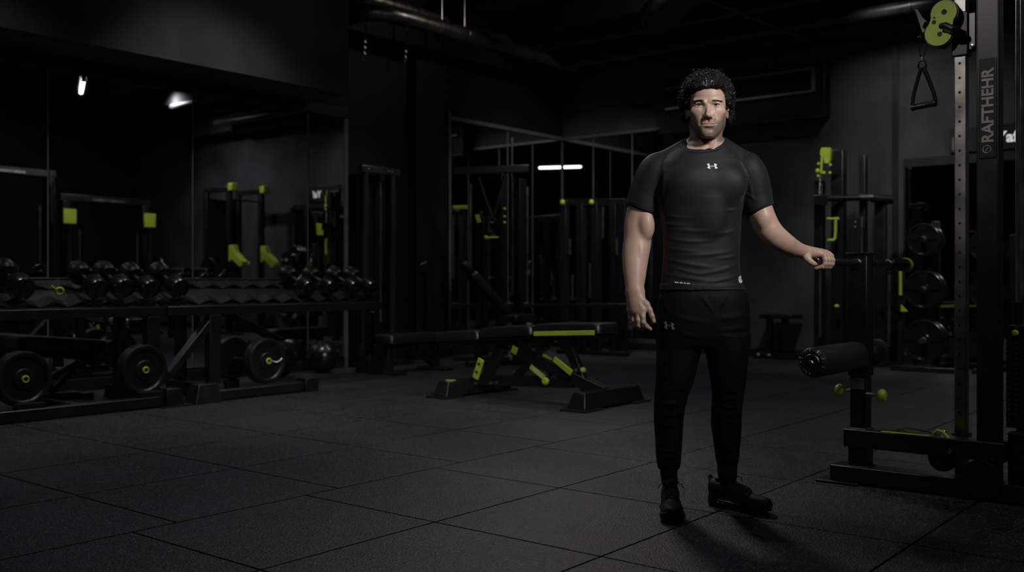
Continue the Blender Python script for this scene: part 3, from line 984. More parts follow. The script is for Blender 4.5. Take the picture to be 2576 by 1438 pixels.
t.part('post_label', MB().box(MA - 0.041, MA - 0.0385, PB_ - 0.03, PB_ + 0.034, 0.452, 0.508), M['strip'])
sl = t.part('post_sleeve', MB().box(MA - 0.046, MA + 0.046, PB_ - 0.046, PB_ + 0.046, 0.512, 1.088), M['metal'], bevel=0.005)
t.part('post_cap', MB().box(MA - 0.056, MA + 0.056, PB_ - 0.056, PB_ + 0.056, 1.088, 1.097), M['metal'], bevel=0.003)
w = MB()
for s in (-1, 1):
    w.tube([(MA - 0.04, PB_ + s * 0.042, 0.264), (MA + 0.04, PB_ + s * 0.042, 0.264)], 0.006, 6)
    w.tube([(MA + s * 0.042, PB_ - 0.04, 0.264), (MA + s * 0.042, PB_ + 0.04, 0.264)], 0.006, 6)
t.part('weld_seam', w, M['bolt'])
w = MB()
for s in (-1, 1):
    w.tube([(MA - 0.05, PB_ + s * 0.05, 0.087), (MA + 0.05, PB_ + s * 0.05, 0.087)], 0.005, 6)
w.tube([(MA - 0.05, PB_ - 0.05, 0.087), (MA - 0.05, PB_ + 0.05, 0.087)], 0.005, 6)
t.part('weld_seam', w, M['grey_steel'])


def knob(p, d):
    d = Vector(d)
    k = t.part('pull_knob', MB().lathe(Vector(p) + d * 0.045, d, [(0.012, -0.004), (0.022, 0.0), (0.030, 0.012), (0.031, 0.022), (0.024, 0.034), (0.001, 0.038)], 18), M['lime'], label='round lime pull knob')
    t.part('stem', MB().lathe(p, d, [(0.013, 0), (0.013, 0.018), (0.008, 0.022), (0.008, 0.042)], 12), M['bolt'], k)


knob((MA, PB_ + 0.038, 0.437), (0, 1, 0))
knob((MA, PB_ - 0.038, 0.425), (0, -1, 0))
# foam roller pair (axis along the room's long wall)
zr = 0.612
t.part('roller_axle', MB().cyl((MA - 0.60, PB_, zr), (MA + 0.26, PB_, zr), 0.014, 12), M['steel'])
for (x0, x1) in ((MA - 0.595, MA - 0.055), (MA + 0.055, MA + 0.25)):
    r = 0.066
    f = t.part('foam_roller', MB().lathe((x0, PB_, zr), (1, 0, 0), [(0.03, 0.008), (r - 0.02, 0.0), (r - 0.006, 0.006), (r, 0.02), (r, x1 - x0 - 0.02), (r - 0.006, x1 - x0 - 0.006), (r - 0.02, x1 - x0), (0.03, x1 - x0 - 0.008)], 32), M['foam'])
    if x0 < MA:
        pl = MB()
        for k in range(18):
            an = 2 * math.pi * k / 18
            c, s = math.cos(an), math.sin(an)
            pl.tube([(x0 + 0.004, PB_ + c * 0.040, zr + s * 0.040), (x0 - 0.003, PB_ + c * 0.050, zr + s * 0.050), (x0 + 0.006, PB_ + c * 0.062, zr + s * 0.062)], [0.0016, 0.0028, 0.0016], 5)
        t.part('gathered_pleat', pl, M['vinyl'], f)
        t.part('end_disc', MB().lathe((x0 + 0.004, PB_, zr), (-1, 0, 0), [(0.038, 0), (0.038, 0.008), (0.034, 0.012), (0.001, 0.012)], 24), M['metal'], f)
        t.part('bolt', MB().lathe((x0 - 0.008, PB_, zr), (-1, 0, 0), [(0.013, 0), (0.013, 0.004), (0.009, 0.007), (0.001, 0.007)], 6), M['grey_steel'], f)
# handle bar across the top of the post
ZH = 1.048
t.part('handle_bar', MB().lathe((MA - 0.549, PB_, ZH), (1, 0, 0), [(0.0135, 0.006), (0.0155, 0), (0.0167, 0.003), (0.0167, 0.549 + 0.40), (0.012, 0.549 + 0.40)], 20), M['metal'])
t.part('bar_end_ring', MB().torus((MA - 0.549, PB_, ZH), (1, 0, 0), 0.0138, 0.0026, 24, 8), M['bolt'])
for x in (MA - 0.052, MA + 0.052, MA + 0.395):
    t.part('collar', MB().torus((x, PB_, ZH), (1, 0, 0), 0.0185, 0.0035, 24, 8), M['bolt'])
g = t.part('end_grip', MB().lathe((MA + 0.41, PB_, ZH), (1, 0, 0), [(0.02, 0), (0.030, 0.008), (0.033, 0.05), (0.033, 0.25), (0.02, 0.26)], 20), M['rubber'])
t.part('end_cap', MB().lathe((MA + 0.655, PB_, ZH), (1, 0, 0), [(0.036, 0), (0.038, 0.006), (0.038, 0.03), (0.03, 0.036), (0.001, 0.036)], 20), M['lime'], g)
# lime decal and fittings on the upper beam
t.part('beam_decal', MB().box(MA - 0.058, MA - 0.03, 1.345, 1.56, 0.2625, 0.2645), M['lime'], label='long lime decal on top of the low beam')
t.part('cable_guide', MB().tube([(MA - 0.02, 1.50, 0.272), (MA - 0.02, 1.45, 0.286), (MA - 0.015, 1.36, 0.280), (MA - 0.01, 1.31, 0.268)], 0.006, 6), M['grey_steel'])
t.part('hook', MB().tube([(MA - 0.045, 1.33, 0.272), (MA - 0.05, 1.31, 0.292), (MA - 0.055, 1.285, 0.288), (MA - 0.06, 1.26, 0.262)], 0.007, 8), M['lime'])
t.part('hook_bead', MB().ell((MA - 0.02, 1.29, 0.285), (0.011, 0.011, 0.009)), M['bolt'])
t.part('bolt', MB().lathe((MA - 0.06, 1.255, 0.205), (-1, 0, 0), [(0.010, 0), (0.010, 0.004), (0.001, 0.006)], 10), M['bolt'])
t.part('bolt', MB().lathe((MA - 0.06, 1.075, 0.195), (-1, 0, 0), [(0.010, 0), (0.010, 0.004), (0.001, 0.006)], 10), M['bolt'])
t.part('low_pulley', MB().lathe((MA - 0.012, 1.30, 0.165), (1, 0, 0), [(0.03, 0), (0.062, 0.0), (0.062, 0.004), (0.050, 0.012), (0.062, 0.02), (0.062, 0.024), (0.03, 0.024)], 32), M['rubber'])
t.part('low_pulley', MB().lathe((MA - 0.064, 1.125, 0.10), (1, 0, 0), [(0.02, 0), (0.08, 0.0), (0.082, 0.005), (0.066, 0.014), (0.082, 0.022), (0.08, 0.028), (0.02, 0.028)], 36), M['rubber'])
# main upright with its lettered plate
t.part('upright', MB().box(MA - 0.040, MA + 0.045, UB - 0.046, UB + 0.046, 0.085, 2.78), M['metal'], bevel=0.006)
pl = t.part('name_plate', MB().box(MA - 0.046, MA - 0.041, UB - 0.032, UB + 0.034, 1.505, 1.935), M['metal_dull'], bevel=0.002, label='tall plate with rough grey lettering on the upright')
fr = MB()
for s in (UB - 0.034, UB + 0.036):
    fr.tube([(MA - 0.046, s, 1.503), (MA - 0.046, s, 1.937)], 0.0018, 6)
fr.tube([(MA - 0.046, UB - 0.034, 1.503), (MA - 0.046, UB + 0.036, 1.503)], 0.0018, 6)
t.part('rim', fr, M['grey_steel'], pl)
t.part('lettering', text_mb('RAFTHEHR', 0.066, (MA - 0.0462, UB - 0.024, 1.565), (0, 0, 1), (0, 1, 0), 0.0012, 0.0, 0.03), M['logo'], pl)
t.part('emblem', MB().torus((MA - 0.0475, UB + 0.001, 1.537), (1, 0, 0), 0.016, 0.0022, 24, 6).bar((MA - 0.0475, UB + 0.006, 1.528), (MA - 0.0475, UB - 0.005, 1.546), 0.003, 0.003), M['logo'], pl)
t.part('top_beam', MB().box(MA - 0.05, MA + 0.05, -0.4, 1.32, 2.78, 2.86), M['metal'], bevel=0.005)
# drilled rail
RAa, RBb = 4.885, 1.262
t.part('rail', MB().box(RAa - 0.026, RAa + 0.026, RBb - 0.026, RBb + 0.026, 0.06, 2.78), M['steel'], bevel=0.004, label='pale drilled steel rail')
hb = MB()
z = 1.965
k = 0
while z > 0.33:
    p = (RAa - 0.0258, RBb + 0.002, z)
    hb.lathe(p, (-1, 0, 0), [(0.0062, -0.002), (0.0062, 0.0009), (0.0045, 0.0009), (0.001, 0.0007)], 12)
    z -= 0.067
    k += 1
t.part('rail_holes', hb, M['metal_dull'])
t.part('rail_socket', MB().box(RAa - 0.036, RAa + 0.036, RBb - 0.036, RBb + 0.036, 0.196, 0.262), M['metal'], bevel=0.004)
t.part('rail_bracket', MB().box(MA + 0.0505, RAa + 0.05, RBb - 0.05, RBb + 0.06, 0.178, 0.195), M['metal'], bevel=0.004)
t.part('rail_spring', MB().tube([(RAa - 0.01, RBb - 0.04, 0.21), (RAa - 0.01, RBb - 0.10, 0.212), (RAa - 0.015, RBb - 0.13, 0.222)], 0.004, 6), M['bolt'])
cg = t.part('carriage', MB().box(RAa - 0.036, RAa + 0.036, RBb - 0.036, RBb + 0.036, 1.998, 2.20), M['metal'], bevel=0.005)
t.part('carriage_wing', MB().box(RAa - 0.03, RAa + 0.03, RBb - 0.068, RBb - 0.037, 2.02, 2.19), M['grey_steel'], bevel=0.004)
t.part('lock_pin', MB().cyl((RAa, RBb - 0.068, 2.115), (RAa, RBb - 0.14, 2.115), 0.008, 10), M['grey_steel'])
for (bb, zz) in ((RBb - 0.055, 2.035), (RBb + 0.065, 2.045)):
    t.part('bolt', MB().lathe((RAa - 0.036, bb, zz), (-1, 0, 0), [(0.009, 0), (0.009, 0.005), (0.001, 0.007)], 10), M['bolt'])
# figure-of-eight pulley cheek
PA = 4.79
pu, plw = rpa(2374, 32, PA), rpa(2361, 82, PA)
R1, R2 = 0.057, 0.061


def eight(c1, r1, c2, r2, x, grow=0.0, n=40):
    out = []
    a, b = Vector((c1.y, c1.z)), Vector((c2.y, c2.z))
    d = (b - a).angle_signed(Vector((1, 0)))
    for i in range(n + 1):
        t_ = d + math.radians(62) + math.radians(236) * i / n
        out.append((x, a.x + (r1 + grow) * math.cos(t_), a.y + (r1 + grow) * math.sin(t_)))
    d2 = d + math.pi
    for i in range(n + 1):
        t_ = d2 + math.radians(62) + math.radians(236) * i / n
        out.append((x, b.x + (r2 + grow) * math.cos(t_), b.y + (r2 + grow) * math.sin(t_)))
    return out


ck = t.part('pulley_cheek', MB().prism(eight(pu, R1, plw, R2, PA), (0.008, 0, 0)), M['lime'], bevel=0.002, label='lime figure-of-eight pulley cheek')
t.part('pulley_cheek', MB().prism(eight(pu, R1, plw, R2, PA + 0.044), (0.008, 0, 0)), M['lime'], bevel=0.002, label='lime rear pulley cheek')
for c, r in ((pu, R1), (plw, R2)):
    t.part('pulley_wheel', MB().lathe((PA + 0.0085, c.y, c.z), (1, 0, 0), [(0.02, 0), (r + 0.005, 0.001), (r + 0.006, 0.006), (r - 0.008, 0.017), (r + 0.006, 0.028), (r + 0.005, 0.033), (0.02, 0.0345)], 36), M['rubber'])
hl = MB()
for (px, py, r) in ((2375, 30, 0.0125), (2350, 45, 0.0048), (2349.5, 56, 0.0095), (2364, 86, 0.011)):
    q = rpa(px, py, PA)
    hl.lathe((PA + 0.001, q.y, q.z), (-1, 0, 0), [(r, 0), (r, 0.0022), (r * 0.7, 0.0022), (0.0005, 0.0012)], 18)
t.part('axle_hole', hl, M['metal_dull'], ck)
lv = [rpa(2366, 66, PA - 0.02), rpa(2378, 64, PA - 0.03), rpa(2394, 71, PA - 0.03), rpa(2410, 80, PA), rpa(2424, 86, PA + 0.03)]
t.part('grip_lever', MB().tube(lv, [0.013, 0.0155, 0.0145, 0.0165, 0.017], 14), M['rubber'])
t.part('pulley_arm', MB().bar((PA + 0.03, plw.y - 0.02, (pu.z + plw.z) / 2 + 0.01), (RAa - 0.037, RBb + 0.0, (pu.z + plw.z) / 2 + 0.0), 0.03, 0.06), M['metal'], bevel=0.004)
# far fork of the swivel pulley
fk0, fk1 = rpa(2302, 22, 4.95), rpa(2322, 86, 4.95)
t.part('swivel_fork', MB().prism([rpa(2300, 22, 4.95), rpa(2309, 22, 4.95), rpa(2320, 42, 4.95), rpa(2334, 56, 4.95), rpa(2326, 80, 4.95), rpa(2320, 84, 4.95)], (0.012, 0, 0)), M['grey_steel'], bevel=0.002)
t.part('swivel_arm', MB().bar(rpa(2326, 62, 4.955), (RAa - 0.0, RBb + 0.037, 2.09), 0.02, 0.03), M['metal'], bevel=0.003)
t.part('cable_stop', MB().ell(rpa(2316, 94, 4.955), (0.012, 0.012, 0.014)), M['rubber'])
# weight stack
sg = []
z = 0.318
sa0, sa1, sb0, sb1 = 4.785, 4.945, 0.72, 1.052
t.part('stack_base', MB().box(4.70, 5.0, 0.55, 1.027, 0.085, 0.30), M['metal'], bevel=0.006)
for k in range(20):
    pz = t.part('weight_plate', MB().box(sa0, sa1, sb0, sb1, z, z + 0.0205), M['metal_dull'], bevel=0.002)
    hh = MB()
    hh.torus((sa0 - 0.0005, 1.012, z + 0.010), (1, 0, 0), 0.0045, 0.0013, 14, 5)
    if k < 8:
        hh.torus((sa0 - 0.0005, 1.040, z + 0.010), (1, 0, 0), 0.004, 0.0013, 14, 5)
    t.part('pin_hole', hh, M['grey_steel'], pz)
    t.part('number', text_mb(str(100 - 5 * k), 0.011, (sa0 - 0.0003, 1.003, z + 0.006), (0, -1, 0), (0, 0, 1), 0.0008), M['grey_steel'], pz)
    z += 0.0225
t.part('selector_pin', MB().lathe((sa0 - 0.002, 1.008, z - 0.033), (-1, 0, 0), [(0.006, 0), (0.006, 0.02), (0.013, 0.022), (0.015, 0.034), (0.010, 0.042), (0.001, 0.043)], 14), M['lime'])
t.part('stack_sleeve', MB().cyl((4.865, 1.022, z), (4.865, 1.022, z + 0.10), 0.019, 18), M['metal'])
t.part('guide_rod', MB().cyl((4.865, 1.022, z + 0.10), (4.865, 1.022, 2.78), 0.0085, 16), M['bright_steel'], label='bright chrome guide rod')
t.part('guide_rod', MB().cyl((4.915, 1.012, z), (4.915, 1.012, 2.78), 0.011, 16), M['steel'])
t.part('guard_post', MB().box(5.02, 5.08, 1.00, 1.06, 0.0, 2.78), M['metal'], bevel=0.004)
t.part('stack_flap', MB().hexa([(4.69, 0.5, 0.30), (4.78, 0.5, 0.30), (4.69, 1.03, 0.30), (4.78, 1.03, 0.30), (4.69, 0.5, 0.304), (4.78, 0.5, 0.304), (4.69, 1.03, 0.304), (4.78, 1.03, 0.304)]), M['grey_steel'])

# ---------------------------------------------------------------- D handle on the cable
HA = 4.955
t = Thing('pull_stirrup', 'black D-shaped pull grip hanging on a chrome carabiner', 'pull grip', tuple(rpa(2322, 280, HA)))
cb = []
for i in range(20):
    an = 2 * math.pi * i / 20
    c = rpa(2320, 126, HA)
    cb.append(c + Vector((0, -0.011 * math.sin(an) * (1.15 + 0.15 * math.cos(an)), 0.033 * math.cos(an))))
t.part('carabiner', MB().tube(cb, 0.0034, 8, True), M['chrome'])
t.part('swivel', MB().cyl(rpa(2320, 144, HA), rpa(2320, 152, HA), 0.007, 10), M['bolt'])
rg = rpa(2320, 165, HA)
t.part('ring', MB().tube([rg + Vector((0, 0.018 * math.cos(x), 0.026 * math.sin(x))) for x in [2 * math.pi * i / 20 for i in range(20)]], 0.0042, 8, True), M['chrome'])
gl, gr = rpa(2294, 271, HA), rpa(2354, 259, HA)
top = rpa(2320, 170, HA)
for e, off in ((gl, 0.004), (gr, -0.004)):
    t.part('strap', MB().tube([top + Vector((0, off, 0)), top.lerp(e, 0.25) + Vector((0, off * 2, 0)), top.lerp(e, 0.7) + Vector((0, off * 2, 0)), e + Vector((0, 0, 0.005))], [0.010, 0.010, 0.0095, 0.009], 8), M['rubber'])
dv = (gr - gl).normalized()
t.part('grip', MB().lathe(gl - dv * 0.004, dv, [(0.012, 0), (0.0165, 0.004), (0.0165, 0.018), (0.0145, 0.022), (0.0145, (gr - gl).length - 0.014), (0.0165, (gr - gl).length - 0.010), (0.0165, (gr - gl).length + 0.004), (0.012, (gr - gl).length + 0.008)], 18), M['rubber'])

# ================================================================ plate tree by the right wall
TB = 3.21
t = Thing('plate_tree', 'black plate tree with three pegs of weight plates by the right wall', 'rack', (11.3, TB, 0))
t.part('post', MB().box(11.36, 11.44, TB - 0.04, TB + 0.04, 0.05, 1.62), M['metal'], bevel=0.005)
t.part('base', MB().box(10.95, 11.85, TB - 0.05, TB + 0.05, 0.0, 0.055), M['metal'], bevel=0.005)
t.part('base', MB().box(10.92, 11.0, TB - 0.34, TB + 0.34, 0.0, 0.055), M['metal'], bevel=0.005)
t.part('base', MB().box(11.78, 11.86, TB - 0.34, TB + 0.34, 0.0, 0.055), M['metal'], bevel=0.005)
PZ = (1.405, 0.875, 0.335)
for z in PZ:
    t.part('peg', MB().cyl((10.86, TB, z), (11.36, TB, z), 0.024, 18), M['chrome'])
    t.part('peg_collar', MB().torus((11.34, TB, z), (1, 0, 0), 0.034, 0.008, 20, 6), M['metal'])


def plate_disc(x, b, z, r, w, label, group):
    t = Thing('weight_plate', label, 'weight plate', (x, b, z - r), group)
    rim = t.part('disc', MB().lathe((x + w, b, z), (-1, 0, 0), [(0.026, 0), (r - 0.006, 0.0), (r, 0.006), (r, w - 0.006), (r - 0.006, w), (r - 0.022, w), (r - 0.028, w - 0.012), (r * 0.34, w - 0.012), (r * 0.30, w - 0.002), (0.026, w - 0.002), (0.026, 0)], 44, False), M['urethane'])
    sp = MB()
    for k in range(5):
        an = math.pi / 2 + 2 * math.pi * k / 5
        e = Vector((0, math.cos(an), math.sin(an)))
        s = Vector((0, -math.sin(an), math.cos(an)))
        o = Vector((x + 0.003, b, z))
        sp.prism([o + e * r * 0.28 - s * r * 0.15, o + e * r * 0.28 + s * r * 0.15, o + e * (r - 0.022) + s * r * 0.28, o + e * (r - 0.020), o + e * (r - 0.022) - s * r * 0.28], (0.012, 0, 0))
    t.part('spoke', sp, M['urethane'])
    t.part('hub_ring', MB().torus((x - 0.001, b, z), (1, 0, 0), 0.030, 0.005, 24, 6), M['bolt'])
    return t


TG = 'weight plates on the plate tree'
for z, r, nm in zip(PZ, (0.174, 0.203, 0.221), ('top', 'middle', 'bottom')):
    x = 10.93
    for k, (rk, w) in enumerate(((r, 0.055), (r * 0.97, 0.05), (r, 0.06), (r * 0.94, 0.05))):
        plate_disc(x, TB, z, rk, w, {0: 'black spoked weight plate facing out on the %s peg of the tree', 1: 'black weight plate just behind the outer one on the %s peg', 2: 'black weight plate third from the front on the %s peg', 3: 'black weight plate nearest the post on the %s peg'}[k] % nm, TG)
        x += w + 0.012
# second column of plates farther along, mostly hidden by the drilled rail
TB2 = 2.66
t = Thing('plate_tree', 'second plate tree behind the drilled rail, partly hidden', 'rack', (11.45, TB2, 0))
t.part('post', MB().box(11.46, 11.54, TB2 - 0.04, TB2 + 0.04, 0.05, 1.5), M['metal'], bevel=0.005)
t.part('base', MB().box(11.05, 11.9, TB2 - 0.1, TB2 + 0.1, 0.0, 0.05), M['metal'], bevel=0.005)
for z in (1.33, 0.85, 0.36):
    t.part('peg', MB().cyl((11.05, TB2, z), (11.46, TB2, z), 0.024, 18), M['chrome'])
for z, nm in ((1.33, 'top'), (0.85, 'middle'), (0.36, 'bottom')):
    plate_disc(11.22, TB2, z, 0.17, 0.05, 'black weight plate on the %s peg of the second tree, behind the rail' % nm, 'weight plates on the second tree')


# ================================================================ machine by the right wall, behind the knee-pad post
D2 = 11.2


def vb(px, y0, y1, w, d, dep=None):
    """upright box through the pixel column px between rows y0 and y1 at depth d"""
    p, q = rp(px, y1, d), rp(px, y0, d)
    h = (dep or w) / 2
    return MB().box(p.x - h, p.x + h, p.y - w / 2, p.y + w / 2, p.z, q.z)


t = Thing('cable_tower', 'black cable tower with lime pulley head by the right wall, behind the knee-pad post', 'machine', tuple(rp(2110, 905, D2))[:2])
o = rp(2110, 905, D2)
base = rp(2110, 922, D2)
t.part('upright', MB().box(base.x - 0.06, base.x + 0.06, base.y - 0.07, base.y + 0.07, 0.05, rp(2110, 380, D2).z), M['metal'], bevel=0.008)
for px, y0, w in ((2062, 455, 0.10), (2172, 392, 0.07), (2216, 505, 0.12)):
    p = rp(px, 900, D2)
    t.part('upright', MB().box(p.x - 0.05, p.x + 0.05, p.y - w / 2, p.y + w / 2, 0.05, rp(px, y0, D2).z), M['metal'], bevel=0.008)
p0, p1 = rp(2040, 900, D2), rp(2235, 900, D2)
t.part('base', MB().bar((p0.x, p0.y, 0.03), (p1.x, p1.y, 0.03), 0.12, 0.06), M['metal'], bevel=0.006)
t.part('head_box', MB().hexa([tuple(rp(px, py, d)) for py in (440, 376) for d in (D2 - 0.08, D2 + 0.1) for px in (2092, 2130)]), M['metal'], bevel=0.008)
# lime head and smaller lime fittings
t.part('pulley_head', MB().prism([rp(px, py, D2 - 0.14) for px, py in ((2066, 371), (2089, 371), (2089, 398), (2086, 411), (2073, 411), (2070, 392), (2062, 389), (2063, 379))], (0.05, 0, 0)), M['lime'], bevel=0.006, label='lime pulley head')
t.part('pulley_strap', MB().bar(rp(2068, 390, D2 - 0.15), rp(2066, 437, D2 - 0.15), 0.022, 0.022), M['lime'], bevel=0.004)
for px, py, r in ((2059, 412, 0.016), (2057, 430, 0.026), (2058, 443, 0.016), (2073, 435, 0.02), (2089, 415, 0.016), (2088, 435, 0.018)):
    q = rp(px, py, D2 - 0.15)
    t.part('lime_knob', MB().ell(q, (r, r, r * 1.1), 12, 8), M['lime'])
ch = MB()
for k in range(9):
    c = rp(2063 - k * 0.2, 446 + k * 5.2, D2 - 0.15)
    e = Vector((1, 0, 0)) if k % 2 else Vector((0, 1, 0))
    ch.tube([c + Vector((0, 0, 0.016 * math.cos(x))) + e * (0.010 * math.sin(x)) for x in [2 * math.pi * i / 8 for i in range(8)]], 0.0045, 5, True)
t.part('chain', ch, M['bolt'])
t.part('crossbar', MB().cyl(rp(2052, 500, D2 - 0.15), rp(2196, 496, D2 - 0.10), 0.035, 16), M['metal'])
t.part('crossbar_sleeve', MB().cyl(rp(2160, 497, D2 - 0.112), rp(2194, 496, D2 - 0.10), 0.04, 16), M['grey_steel'])
t.part('bar_block', MB().hexa([tuple(rp(px, py, d)) for py in (516, 490) for d in (D2 - 0.22, D2 - 0.08) for px in (2047, 2082)]), M['metal'], bevel=0.006)
t.part('bar_grip', MB().cyl(rp(2194, 498, D2 - 0.10), rp(2243, 502, D2 - 0.06), 0.052, 18), M['rubber'])
t.part('lime_bracket', MB().tube([rp(2080, 550, D2 - 0.14), rp(2102, 550, D2 - 0.14), rp(2102, 580, D2 - 0.14), rp(2101, 599, D2 - 0.14), rp(2096, 604, D2 - 0.14), rp(2081, 604, D2 - 0.14)], 0.017, 8), M['lime'], label='lime C-shaped bracket')
t.part('lime_bracket_arm', MB().cyl(rp(2098, 550, D2 - 0.14), rp(2110, 550, D2 - 0.14), 0.016, 8), M['lime'])
for px, y0, y1 in ((2063, 640, 850), (2237, 690, 872), (2168, 545, 640)):
    t.part('chrome_rod', MB().cyl(rp(px, y1, D2 - 0.16), rp(px, y0, D2 - 0.16), 0.014, 12), M['steel'])
t.part('lime_knob', MB().ell(rp(2105, 770, D2 - 0.16), (0.03, 0.03, 0.022), 12, 8), M['lime'])
t.part('stack_shroud', MB().hexa([tuple(rp(px, py, d)) for py in (880, 548) for d in (D2 - 0.02, D2 + 0.2) for px in (2132, 2163)]), M['metal_dull'], bevel=0.006)
for py in (559, 571):
    t.part('bolt', MB().lathe(rp(2151, py, D2 - 0.02), (-1, 0, 0), [(0.016, 0), (0.016, 0.006), (0.001, 0.01)], 10), M['bolt'])
t.part('lime_stop', MB().bar(rp(2266, 678, D2 - 0.1), rp(2266, 742, D2 - 0.1), 0.02, 0.03), M['lime'])
t.part('stop_arm', MB().bar(rp(2266, 776, D2 - 0.1), rp(2216, 776, D2 - 0.1), 0.05, 0.06), M['metal'])
t.part('lime_gusset', MB().prism([rp(2266, 766, D2 - 0.13), rp(2266, 783, D2 - 0.13), rp(2283, 783, D2 - 0.13)], (0.02, 0, 0)), M['lime'])
t.part('stop_post', MB().box(*(lambda p: (p.x - 0.03, p.x + 0.03, p.y - 0.03, p.y + 0.03))(rp(2266, 800, D2 - 0.05)), 0.03, 1.12), M['metal'], bevel=0.004)
t.part('base', MB().bar((rp(2266, 800, D2 - 0.05).x, rp(2266, 800, D2 - 0.05).y, 0.03), (p1.x, p1.y, 0.03), 0.08, 0.058), M['metal'])

# low step frame at the right wall behind the man
p = rp(1960, 885, 12.4)
t = Thing('step_platform', 'low black step frame by the right wall, between the man and the cable tower', 'platform', (p.x, p.y, 0))
zt = rp(1960, 790, 12.4).z
t.part('top_board', MB().box(p.x - 0.16, p.x + 0.16, p.y - 0.24, p.y + 0.2, zt - 0.05, zt), M['rubber'], bevel=0.01)
t.part('leg', MB().box(p.x - 0.1, p.x - 0.02, p.y + 0.06, p.y + 0.13, 0.08, zt - 0.05), M['metal'], bevel=0.005)
t.part('leg', MB().box(p.x - 0.1, p.x - 0.02, p.y - 0.14, p.y - 0.07, 0.08, zt - 0.05), M['metal'], bevel=0.005)
t.part('base_rail', MB().box(p.x - 0.14, p.x + 0.02, p.y - 0.75, p.y + 0.28, 0.0, 0.08), M['metal'], bevel=0.006)
for dy in (0.22, 0.08):
    t.part('bolt', MB().ell((p.x - 0.145, p.y + dy, 0.045), (0.012, 0.03, 0.022), 10, 8), M['bolt'])

# ================================================================ cable column in the recess behind the racks
t = Thing('cable_column', 'tall black cable column with chrome rod in the recess left of the pier', 'machine', (7.9, 8.45, 0))
zt = rpb(950, 430, 8.3).z
for px in (918, 986):
    q = rpb(px, 600, 8.3)
    t.part('post', MB().cyl((q.x, 8.3, 0.05), (q.x, 8.3, zt - 0.03), 0.042, 16), M['duct'])
q0, q1 = rpb(906, 430, 8.3), rpb(1001, 430, 8.3)
t.part('top_bar', MB().box(q0.x, q1.x, 8.26, 8.34, zt - 0.035, zt + 0.045), M['grey_steel'], bevel=0.006)
q = rpb(957, 600, 8.28)
t.part('guide_rod', MB().cyl((q.x, 8.28, 0.5), (q.x, 8.28, zt - 0.12), 0.013, 12), M['steel'])
t.part('rod_cap', MB().box(q.x - 0.04, q.x + 0.04, 8.25, 8.33, zt - 0.12, zt - 0.036), M['metal'])
for px in (928, 978, 987):
    q = rpb(px, 430, 8.26)
    t.part('bolt', MB().lathe((q.x, 8.26, zt), (0, -1, 0), [(0.016, 0), (0.016, 0.006), (0.001, 0.012)], 10), M['bolt'])
t.part('stack_shroud', MB().box(q0.x + 0.03, q1.x - 0.02, 8.37, 8.66, 0.05, zt - 0.04), M['metal_dull'], bevel=0.01)
t.part('base', MB().box(q0.x - 0.05, q1.x + 0.1, 8.15, 8.66, 0.0, 0.05), M['metal'], bevel=0.006)
# door-like panel with a lever handle in the recess
q = rpb(1046, 665, 8.66)
t = Thing('wall_bracket', 'small metal bracket with bright bolts on the pier right of the cable column', 'bracket', (q.x, 8.62, q.z))
t.part('plate', MB().box(q.x - 0.06, q.x + 0.06, 8.660 - 0.135, 8.675 - 0.136, q.z - 0.10, q.z + 0.05), M['metal'])
for k in range(4):
    t.part('bolt', MB().ell((q.x - 0.045 + 0.03 * k, 8.525, q.z + 0.01 * k), (0.011, 0.008, 0.011), 10, 8), M['bolt'])
t.part('rod', MB().cyl((q.x + 0.03, 8.52, q.z - 0.09), (q.x + 0.03, 8.52, 0.02), 0.01, 8), M['metal'])

# ================================================================ things in front of the corner mirrors
t = Thing('incline_bench', 'steep black incline bench in front of the left corner mirrors', 'bench', tuple(rp(1260, 870, 11.3))[:2])
pads = (rp(1182, 684, 11.3), rp(1278, 792, 11.4))
ex = (pads[1] - pads[0]).normalized()
ey = Vector((0.55, 0.83, 0)).normalized()
ey = (ey - ex * ey.dot(ex)).normalized()
ez = ex.cross(ey)
if ez.z < 0:
    ez = -ez
t.part('back_pad', MB().slab((pads[0] + pads[1]) / 2, ex, ey, ez, (pads[1] - pads[0]).length / 2, 0.15, 0.045, 0.006, 0.02), M['vinyl'])
s = rp(1300, 800, 11.4)
t.part('seat_pad', MB().slab(s, (1, 0, 0), (0, 1, 0), (0, 0, 1), 0.2, 0.16, 0.05, 0.006, 0.02), M['vinyl'])
t.part('post', MB().bar((s.x, s.y, 0.06), (s.x, s.y, s.z - 0.055), 0.07, 0.07), M['metal'], bevel=0.005)
q = pads[0].lerp(pads[1], 0.35) - ez * 0.05
t.part('back_strut', MB().bar((q.x - 0.02, q.y + 0.02, 0.07), q, 0.06, 0.06), M['metal'], bevel=0.005)
t.part('base', MB().bar((q.x - 0.2, q.y + 0.02, 0.03), (s.x + 0.25, s.y, 0.03), 0.09, 0.06), M['metal'], bevel=0.005)
q = rp(1172, 672, 11.27)
t.part('headrest', MB().slab(q, ex, ey, ez, 0.07, 0.11, 0.03, 0.004, 0.012), M['vinyl'])

